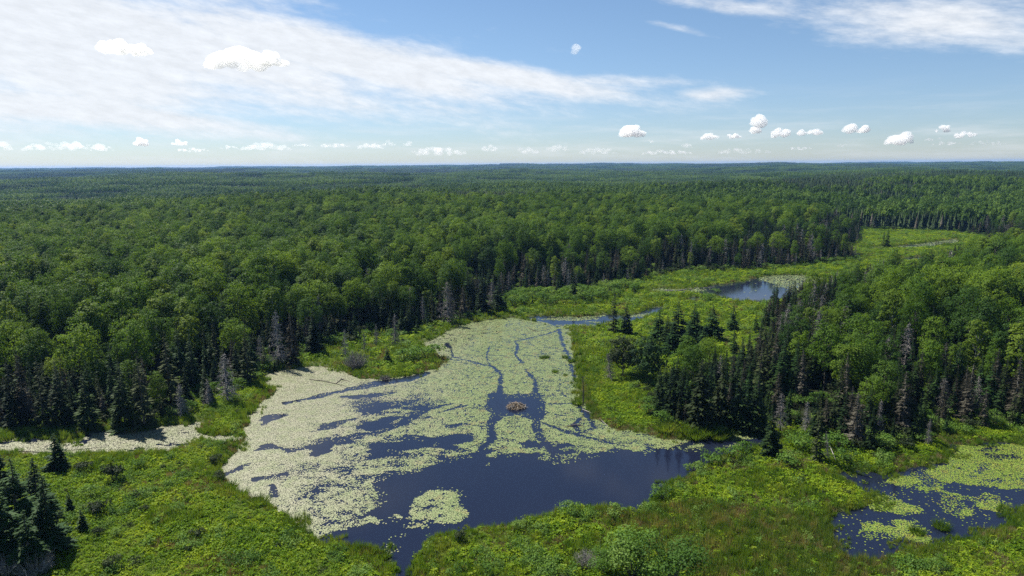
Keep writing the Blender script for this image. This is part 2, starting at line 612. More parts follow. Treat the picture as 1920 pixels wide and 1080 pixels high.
def water_mat():
    m, g = new_mat('still_bog_water')
    geo = g.n('ShaderNodeNewGeometry')
    mp = g.n('ShaderNodeMapping')
    g.put(mp.inputs[0], geo.outputs['Position'])
    mp.inputs['Scale'].default_value = (1.0, 2.2, 1.0)
    n1 = g.noise(mp.outputs[0], 2.6, 3, 0.55)
    calm = g.smooth(g.noise(geo.outputs['Position'], 0.045, 3, 0.5), 0.35, 0.65)
    p = g.n('ShaderNodeBsdfPrincipled')
    p.inputs['Base Color'].default_value = (0.008, 0.011, 0.024, 1)
    g.put(p.inputs['Roughness'], g.m('ADD', 0.03, g.m('MULTIPLY', calm, 0.05)))
    p.inputs['IOR'].default_value = 1.333
    b = g.n('ShaderNodeBump')
    b.inputs['Strength'].default_value = 0.10
    b.inputs['Distance'].default_value = 0.02
    g.put(b.inputs['Height'], n1)
    g.put(p.inputs['Normal'], b.outputs[0])
    o = g.n('ShaderNodeOutputMaterial')
    g.put(o.inputs[0], p.outputs[0])
    return m


def pad_mat(name, a, b, c, rough=0.42, spec=0.5, sky_sheen=False):
    m, g = new_mat(name)
    geo = g.n('ShaderNodeNewGeometry')
    rnd = geo.outputs['Random Per Island']
    n = g.noise(geo.outputs['Position'], 0.12, 3, 0.55)
    f = g.m('ADD', g.m('MULTIPLY', rnd, 0.6), g.m('MULTIPLY', n, 0.5), clamp=True)
    cr = g.n('ShaderNodeValToRGB')
    g.put(cr.inputs[0], f)
    e = cr.color_ramp.elements
    e[0].position, e[0].color = 0.1, (*a, 1)
    e[1].position, e[1].color = 0.92, (*c, 1)
    cr.color_ramp.elements.new(0.5).color = (*b, 1)
    blot = g.noise(geo.outputs['Position'], 0.45, 4, 0.6)
    col = g.mix(g.m('MULTIPLY', g.smooth(blot, .52, .70), 0.55), cr.outputs[0], (c[0] * .95, c[1] * .70, c[2] * .6, 1))
    if sky_sheen:      # pale sky sheen on the western pads, painted into their colour as cream
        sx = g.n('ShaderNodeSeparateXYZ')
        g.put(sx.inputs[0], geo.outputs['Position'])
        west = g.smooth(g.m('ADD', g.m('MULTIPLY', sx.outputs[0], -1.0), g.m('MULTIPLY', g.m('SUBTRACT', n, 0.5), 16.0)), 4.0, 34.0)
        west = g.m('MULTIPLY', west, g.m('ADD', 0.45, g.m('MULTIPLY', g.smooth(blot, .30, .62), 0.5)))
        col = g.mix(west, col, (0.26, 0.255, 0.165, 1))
    p = g.n('ShaderNodeBsdfPrincipled')
    g.put(p.inputs['Base Color'], col)
    p.inputs['Roughness'].default_value = rough
    p.inputs['Specular IOR Level'].default_value = spec
    o = g.n('ShaderNodeOutputMaterial')
    g.put(o.inputs[0], p.outputs[0])
    return m


MAT['ground'] = ground_mat()
MAT['water'] = water_mat()
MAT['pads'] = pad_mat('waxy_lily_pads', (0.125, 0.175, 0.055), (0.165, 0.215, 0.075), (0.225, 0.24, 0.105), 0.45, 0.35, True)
MAT['pads_bright'] = pad_mat('bright_lily_pads', (0.10, 0.17, 0.018), (0.15, 0.225, 0.022), (0.23, 0.25, 0.045))

# ------------------------------------------------------------------ ground sheet
def build_ground():
    r = list(np.arange(18, 60, 1.0)) + list(np.arange(60, 175, 0.45))
    while r[-1] < 11000:
        r.append(r[-1] * 1.0125 + 0.0)
    r = np.array(r)
    a = np.radians(np.arange(-58, 58.01, 0.25))
    RR, AA = np.meshgrid(r, a, indexing='ij')
    x, y = (RR * np.sin(AA)).ravel(), (RR * np.cos(AA)).ravel()
    wsd = water_sd(x, y)
    near = np.hypot(x, y) < 700
    fsd = np.full(x.shape, 99.0)
    fsd[near] = wet_sd(x[near], y[near])
    z = terrain(x, y, wsd, fsd)
    nr, na = len(r), len(a)
    i = np.arange((nr - 1) * na).reshape(nr - 1, na)[:, :-1].ravel()
    faces = np.stack([i, i + 1, i + na + 1, i + na], 1)
    me = mesh_np('ground', np.stack([x, y, z], 1), [(faces, 0)], [MAT['ground']], smooth=True)
    # zone colours: vegetation and soil kinds
    meadow = np.array([0.070, 0.105, 0.012])
    sedge = np.array([0.075, 0.100, 0.024])
    forest = np.array([0.020, 0.026, 0.010])
    mud = np.array([0.022, 0.020, 0.014])
    far = np.array([0.018, 0.032, 0.012])
    s = sstep(wsd + (fbm(x, y, 6, 3, 91) - 0.5) * 6, 0.2, 3.5)[:, None]
    c = sedge * (1 - s) + meadow * s
    k = sstep(wsd, -0.3, 0.5)[:, None]
    c = mud * (1 - k) + c * k
    f = sstep(fsd + (fbm(x, y, 8, 3, 77) - 0.5) * 8, -3, 3)[:, None]
    c = c * (1 - f) + forest * f
    ff = sstep(np.hypot(x, y), 300, 900)[:, None]
    c = c * (1 - ff * f) + far * ff * f
    at = me.color_attributes.new('tint', 'FLOAT_COLOR', 'POINT')
    at.data.foreach_set('color', np.hstack([c, np.ones((len(c), 1))]).astype(np.float32).ravel())
    link('ground', me, kind='structure')
    # water sheets: simple quads a little larger than the basins; the ground pokes through them at the shores
    vs, fs = [], []
    def sheet(P, pad):
        b = (P[:, 0].min() - pad, P[:, 0].max() + pad, P[:, 1].min() - pad, P[:, 1].max() + pad)
        return [(b[0], b[2], 0), (b[1], b[2], 0), (b[1], b[3], 0), (b[0], b[3], 0)]
    # one big sheet reaching under the whole wetland
    lo, hi = WETLAND.min(0), WETLAND.max(0)
    y0, y1 = 20, 420
    me = bpy.data.meshes.new('water')
    me.from_pydata([(-110, y0, 0), (150, y0, 0), (330, y1, 0), (-110, y1, 0)], [], [(0, 1, 2, 3)])
    me.materials.append(MAT['water'])
    link('water', me, kind='structure')


build_ground()


# ------------------------------------------------------------------ haze
def build_haze():
    m, g = new_mat('air_haze')
    v = g.n('ShaderNodeVolumePrincipled')
    v.inputs['Color'].default_value = (0.26, 0.50, 1.0, 1)
    v.inputs['Density'].default_value = 0.000058
    v.inputs['Anisotropy'].default_value = 0.2
    o = g.n('ShaderNodeOutputMaterial')
    g.put(o.inputs['Volume'], v.outputs[0])
    x0, x1, y0, y1, z0, z1 = -11500, 11500, -300, 12000, -25.0, 62.0
    V = [(x, y, z) for z in (z0, z1) for y in (y0, y1) for x in (x0, x1)]
    fs = [(0, 2, 3, 1), (4, 5, 7, 6), (0, 1, 5, 4), (2, 6, 7, 3), (0, 4, 6, 2), (1, 3, 7, 5)]
    me = bpy.data.meshes.new('haze')
    me.from_pydata(V, [], fs)
    me.materials.append(m)
    link('haze', me, kind='stuff', label='thin blue summer haze over the distant forest')


build_haze()

# ------------------------------------------------------------------ plants
def leaf_quads(g, C, N, size, slot=0, jitter=0.6):
    n = len(C)
    N = N + RNG.normal(0, jitter, N.shape)
    N /= np.linalg.norm(N, axis=1, keepdims=True)
    a = np.cross(N, unit(n))
    a /= np.linalg.norm(a, axis=1, keepdims=True) + 1e-9
    b = np.cross(N, a)
    s = size * RNG.uniform(0.6, 1.3, (n, 1))
    g.quads(C, a * s * 0.5, b * s * 0.36, slot)


def spruce_crown(h, r, seed, sparse=0.0, start=0.06, whorl=0.36, nb=8, power=0.85, detail=True):
    rs = np.random.RandomState(seed)
    g = Geo()
    zs, ph, L = [], [], []
    z = h * start
    while z < h * 0.985:
        t = (z / h - start) / (1 - start)
        base = r * (1 - t) ** power * (0.85 + 0.15 * math.sin(z * 3 + seed))
        k = max(3, int(nb * (1 - t * 0.5)))
        for i in range(k):
            if rs.rand() < sparse:
                continue
            zs.append(z + rs.uniform(-0.5, 0.5) * whorl)
            ph.append(rs.uniform(0, 2 * np.pi))
            L.append(max(0.12, base * rs.uniform(0.62, 1.12)))
        z += whorl * (0.75 + 0.5 * rs.rand()) * (1 - 0.35 * t)
    zs, ph, L = map(np.array, (zs, ph, L))
    n = len(zs)
    d = np.stack([np.cos(ph), np.sin(ph), -rs.uniform(0.05, 0.42, n) + 0.55 * np.clip(zs / h - 0.75, 0, 1) * 2], 1)
    w = np.stack([-np.sin(ph), np.cos(ph), np.zeros(n)], 1)
    p0 = np.stack([np.zeros(n), np.zeros(n), zs], 1)
    ln = L[:, None]
    up = np.array([0, 0, 1.0])
    tip = p0 + d * ln
    tilt = rs.uniform(-0.25, 0.25, (n, 1)) * up
    # main spray
    m = p0 + d * ln * 0.5
    ww = (w + tilt) * ln * 0.20
    V = np.stack([p0 + d * ln * 0.1, m - ww, tip, m + ww], 1).reshape(-1, 3)
    g.add(V, np.arange(n * 4).reshape(n, 4), 0)
    for t0, t1, s in ((0.25, 0.62, 0.34), (0.5, 0.86, 0.28)) if detail else ((0.35, 0.8, 0.36),):
        for sg in (-1, 1):
            a = p0 + d * ln * t0
            b = p0 + d * ln * (t0 + 0.17)
            c = p0 + d * ln * t1 + (w * sg + tilt * sg) * ln * s * rs.uniform(0.6, 1.25, (n, 1)) - up * ln * 0.07
            g.tris(a, b, c)
    # hanging twiglets give each branch thickness
    for t0 in (0.35, 0.7):
        a = p0 + d * ln * t0
        b = p0 + d * ln * (t0 + 0.22)
        c = (a + b) / 2 - up * (0.10 + 0.16 * ln) + w * rs.uniform(-0.1, 0.1, (n, 1))
        g.tris(a, b, c)
    # leader
    g.tris(np.array([[-.05, 0, h * .95]]), np.array([[.05, 0, h * .95]]), np.array([[0, 0, h]]))
    return g


def trunk_geo(h, r0, lean=0.0, seed=0, slot=0, sides=6):
    g = Geo()
    rs = np.random.RandomState(seed)
    k = 5
    pts = [(lean * h * (i / k) ** 1.5 + rs.uniform(-.02, .02) * h * 0.3 * (i > 0), rs.uniform(-.02, .02) * h * 0.3 * (i > 0), h * i / k - (0.35 if i == 0 else 0)) for i in range(k + 1)]
    g.tube(pts, [r0 * (1 - 0.9 * i / k) for i in range(k + 1)], sides, slot)
    return g


def dead_branches(h, r, seed, dens=1.0, start=0.12):
    rs = np.random.RandomState(seed)
    g = Geo()
    n = int(h * 9 * dens)
    z = h * (start + (0.97 - start) * rs.rand(n))
    t = z / h
    L = r * (1 - t) ** 0.7 * rs.uniform(0.4, 1.15, n) + 0.15
    ph = rs.uniform(0, 2 * np.pi, n)
    d = np.stack([np.cos(ph), np.sin(ph), rs.uniform(-0.55, 0.15, n)], 1)
    p0 = np.stack([0 * z, 0 * z, z], 1)
    p1 = p0 + d * L[:, None]
    g.ribbons(p0, p1, 0.042)
    for k in range(5):
        tt = rs.uniform(0.3, 0.95, (n, 1))
        a = p0 + (p1 - p0) * tt
        q = rs.normal(size=(n, 3)) * 0.5 + d * 0.6 + np.array([0, 0, -0.25])
        g.ribbons(a, a + q * L[:, None] * 0.42, 0.021)
    return g


def broad_crown(h, r, seed, leaf=0.34, nclump=30, per=64, lo=0.30):
    rs = np.random.RandomState(seed)
    g = Geo()
    zc = h * (lo + 1) / 2
    hz = h * (1 - lo) / 2
    C, S = [], []
    tries = 0
    while len(C) < nclump and tries < 4000:
        tries += 1
        v = rs.normal(size=3)
        v /= np.linalg.norm(v)
        if v[2] < -0.55:
            continue
        rad = rs.uniform(0.55, 1.0)
        c = np.array([v[0] * r * rad, v[1] * r * rad, zc + v[2] * hz * rad])
        s = r * rs.uniform(0.20, 0.38)
        if all(np.linalg.norm(c - c2) > 0.62 * (s + s2) * 0.8 for c2, s2 in zip(C, S)):
            C.append(c)
            S.append(s)
    for c, s in zip(C, S):
        n = int(per * (s / (r * 0.34)) ** 2)
        v = rs.normal(size=(n, 3))
        v /= np.linalg.norm(v, axis=1, keepdims=True)
        v[:, 2] = np.where(v[:, 2] < -0.35, -v[:, 2], v[:, 2])
        P = c + v * s * rs.uniform(0.72, 1.12, (n, 1)) * np.array([1, 1, 0.82])
        out = (c - np.array([0, 0, zc])) / r * 0.5
        leaf_quads(g, P, v + out + np.array([0, 0, 0.35]), leaf, 0, 0.5)
    n = int(per * 3)
    v = rs.normal(size=(n, 3))
    v /= np.linalg.norm(v, axis=1, keepdims=True)
    leaf_quads(g, np.array([0, 0, zc]) + v * np.array([r * .6, r * .6, hz * .7]), v, leaf * 1.5, 0, 0.5)
    return g, C


def broad_trunk(h, seed, C, r0=0.16, slot=1):
    rs = np.random.RandomState(seed + 5)
    g = Geo()
    top = h * 0.72
    g.tube([(0, 0, -0.4), (rs.uniform(-.15, .15), rs.uniform(-.15, .15), top * .5), (0, 0, top)], [r0, r0 * .75, r0 * .35], 6, slot)
    for c in C[::4]:
        z0 = min(c[2] * 0.72, top * 0.9)
        g.tube([(0, 0, z0), (c[0] * .5, c[1] * .5, (z0 + c[2]) / 2 + .2), tuple(c)], [r0 * .45, r0 * .3, r0 * .1], 4, slot)
    return g


def shrub_geo(h, r, seed, leaf=0.2, n=420):
    rs = np.random.RandomState(seed)
    g = Geo()
    k = 9
    for i in range(k):
        a = rs.uniform(0, 6.28)
        q = rs.uniform(0.1, 0.75) * r
        c = np.array([math.cos(a) * q, math.sin(a) * q, h * rs.uniform(0.42, 0.72)])
        s = r * rs.uniform(0.32, 0.5)
        v = rs.normal(size=(n // k, 3))
        v /= np.linalg.norm(v, axis=1, keepdims=True)
        v[:, 2] = np.where(v[:, 2] < -0.5, -v[:, 2], v[:, 2])
        P = c + v * s * rs.uniform(.6, 1.15, (len(v), 1)) * np.array([1, 1, h / r * 0.5])
        P[:, 2] = np.maximum(P[:, 2], 0.05)
        leaf_quads(g, P, v + np.array([0, 0, .3]), leaf, 0, 0.5)
    return g


def stems_geo(h, r, seed, slot=0, n=9, w=0.03):
    rs = np.random.RandomState(seed)
    g = Geo()
    for i in range(n):
        a = rs.uniform(0, 6.28)
        q = rs.uniform(0.2, 0.75) * r
        g.tube([(0.05 * math.cos(a), 0.05 * math.sin(a), -0.1), (math.cos(a) * q * .5, math.sin(a) * q * .5, h * .4), (math.cos(a) * q, math.sin(a) * q, h * rs.uniform(.6, .95))],
               [w, w * .7, w * .25], 3, slot)
    return g


def twig_bush(h, r, seed, n=260):
    rs = np.random.RandomState(seed)
    g = Geo()
    a = rs.uniform(0, 6.28, n)
    q = r * np.sqrt(rs.rand(n))
    p0 = np.stack([np.cos(a) * q * .35, np.sin(a) * q * .35, 0 * a], 1)
    p1 = np.stack([np.cos(a) * q, np.sin(a) * q, h * rs.uniform(.4, 1, n) * np.sqrt(np.clip(1 - (q / r) ** 2 * .6, 0, 1))], 1)
    g.ribbons(p0, p1, 0.014)
    for k in range(3):
        t = rs.uniform(.4, .9, (n, 1))
        m = p0 + (p1 - p0) * t
        g.ribbons(m, m + rs.normal(size=(n, 3)) * .22 * h * np.array([.6, .6, .5]) * .6, 0.010)
    return g


# unit-size library of plant meshes, shared by every individual and by the woods behind
LIB = {}


def lib_add(kind, crown, trunk, crown_mat, trunk_mat, crown_name, trunk_name, h, r):
    me_c = crown.mesh(crown_name, [MAT[crown_mat]])
    tg = trunk
    me_t = tg.mesh(trunk_name, [MAT[trunk_mat]]) if tg else None
    both = Geo().merged(crown)
    if tg:
        t2 = Geo()
        t2.v, t2.n = tg.v, tg.n
        t2.f = {(k[0], 1): fl for k, fl in tg.f.items()}
        both = crown.merged(t2)
    me_b = both.mesh(kind, [MAT[crown_mat], MAT[trunk_mat]])
    LIB.setdefault(kind, []).append(dict(crown=me_c, trunk=me_t, both=me_b, cn=crown_name, tn=trunk_name, h=h, r=r))


for i in range(6):   # dark spruce, 9 m
    lib_add('spruce', spruce_crown(9, 1.95, 100 + i, 0.04, 0.03, 0.30, 12, 0.9), trunk_geo(8.8, .11, seed=i), 'spruce', 'bark', 'crown', 'trunk', 9, 1.95)
for i in range(4):   # young bright spruce, 6 m
    lib_add('young', spruce_crown(6, 1.4, 140 + i, 0.0, 0.02, 0.22, 12, 0.9), trunk_geo(5.8, .09, seed=i), 'spruce_bright', 'bark', 'crown', 'trunk', 6, 1.35)
for i in range(3):   # broad old spruce
    lib_add('broadspruce', spruce_crown(11, 3.3, 160 + i, 0.04, 0.02, 0.30, 13, 0.72), trunk_geo(10.8, .18, seed=i), 'spruce_old', 'bark', 'crown', 'trunk', 11, 3.3)
for i in range(5):   # thin olive spruce with gaps
    lib_add('thin', spruce_crown(10, 1.8, 180 + i, 0.25, 0.06, 0.34, 11, 0.75), trunk_geo(9.9, .13, seed=i), 'spruce_old', 'bark', 'crown', 'trunk', 10, 1.5)
for i in range(5):   # dying, browned spruce
    c = spruce_crown(9, 1.7, 200 + i, 0.30, 0.05, 0.30, 11, 0.8).merged(dead_branches(9, 1.8, 300 + i, 1.2))
    lib_add('dying', c, trunk_geo(8.9, .12, seed=i), 'dying', 'dead', 'crown', 'trunk', 9, 1.55)
for i in range(5):   # dead, bare
    lib_add('dead', dead_branches(8, 1.5, 320 + i, 2.4), trunk_geo(7.9, .13, seed=i), 'dead', 'dead', 'branches', 'trunk', 8, 1.5)
for i in range(10):   # broadleaf
    h = 13
    r = [3.1, 3.4, 2.8, 3.6, 3.0, 2.3, 3.3, 4.2, 2.6, 3.9][i]
    c, C = broad_crown(h, r, 400 + i, 0.33, 54 if i % 2 else 46, 84, [0.16, 0.24, 0.12, 0.26, 0.2, 0.08, 0.15, 0.22, 0.1, 0.3][i])
    lib_add('broad', c, broad_trunk(h, 400 + i, C, slot=0), ['broad', 'broad_dark', 'broad', 'broad', 'broad_yellow', 'broad_yellow', 'broad_dark', 'broad', 'broad_dark', 'broad'][i], 'birch' if i == 5 else 'bark', 'crown', 'trunk', h, r)
for i in range(4):   # leafy shrub
    lib_add('shrub', shrub_geo(2.0, 1.5, 500 + i), stems_geo(2.0, 1.5, 500 + i), 'shrub', 'bark', 'foliage', 'stems', 2.0, 1.5)
for i in range(2):
    lib_add('bigshrub', shrub_geo(4.5, 3.0, 560 + i, 0.19, 3200), stems_geo(4.5, 2.6, 560 + i, n=14, w=.05), 'shrub', 'bark', 'foliage', 'stems', 4.5, 3.0)
for i in range(3):
    lib_add('darkshrub', shrub_geo(2.0, 1.3, 520 + i, 0.22, 620), stems_geo(2.0, 1.3, 520 + i), 'shrub_dark', 'bark', 'foliage', 'stems', 2.0, 1.3)
for i in range(3):
    tg = Geo()
    rs_ = np.random.RandomState(570 + i)
    n_ = 170
    a_ = rs_.uniform(0, 6.28, n_)
    q_ = 0.45 * np.sqrt(rs_.rand(n_))
    P0 = np.stack([np.cos(a_) * q_ * .7, np.sin(a_) * q_ * .7, -0.1 + 0 * a_], 1)
    P1 = np.stack([np.cos(a_) * q_ * 2.0, np.sin(a_) * q_ * 2.0, rs_.uniform(.5, 1.0, n_)], 1)
    tg.ribbons(P0, P1, .03)
    lib_add('tussock', tg, None, 'sedge', 'bark', 'blades', 'stem', 1.0, 0.8)
for i in range(3):
    lib_add('twigs', twig_bush(2.0, 1.4, 540 + i), stems_geo(1.8, 1.2, 540 + i, n=7, w=.035), 'dead', 'dead', 'twigs', 'stems', 2.0, 1.4)
c, C = broad_crown(9, 3.9, 480, 0.40, 44, 130, 0.02)   # bushy pine
lib_add('pine', c, broad_trunk(9, 480, C, slot=0), 'spruce_bright', 'bark', 'crown', 'trunk', 9, 3.9)
c, C = broad_crown(9, 2.9, 481, 0.32, 40, 130, 0.02)    # dense dusky alder
lib_add('dusky', c, broad_trunk(9, 481, C, slot=0), 'shrub_dark', 'bark', 'crown', 'trunk', 9, 2.4)


# ------------------------------------------------------------------ things
NAME = dict(tussock='grass_tussock', spruce='spruce_tree', young='spruce_tree', broadspruce='spruce_tree', thin='spruce_tree', dying='dying_spruce_tree',
            dead='dead_tree', broad='broadleaf_tree', shrub='shrub', bigshrub='shrub', darkshrub='shrub', twigs='bare_shrub', pine='pine_tree', dusky='alder_tree')
CAT = dict(tussock='grass tussock', bigshrub='shrub', spruce='tree', young='tree', broadspruce='tree', thin='tree', dying='tree', dead='dead tree', broad='tree', shrub='shrub',
           darkshrub='shrub', twigs='shrub', pine='tree', dusky='tree')


def plant(kind, x, y, h, label, group=None, wide=1.0, rot=None, var=None, lean=0.0, z=None):
    L = LIB[kind]
    e = L[random.randrange(len(L)) if var is None else var % len(L)]
    root = bpy.data.objects.new(NAME[kind], None)
    root.empty_display_size = 0.5
    COL.objects.link(root)
    if z is None:
        z = max(-0.1, float(terrain([x], [y])[0]) - 0.05)
    root.location = (x, y, z)
    s = h / e['h']
    root.scale = (s * wide, s * wide, s)
    root.rotation_euler = (random.uniform(-.02, .02), lean, random.uniform(0, 6.28) if rot is None else rot)
    root['label'] = label
    root['category'] = CAT[kind]
    if group:
        root['group'] = group
    if e['trunk']:
        link(e['tn'], e['trunk'], root)
    link(e['cn'], e['crown'], root)
    return root


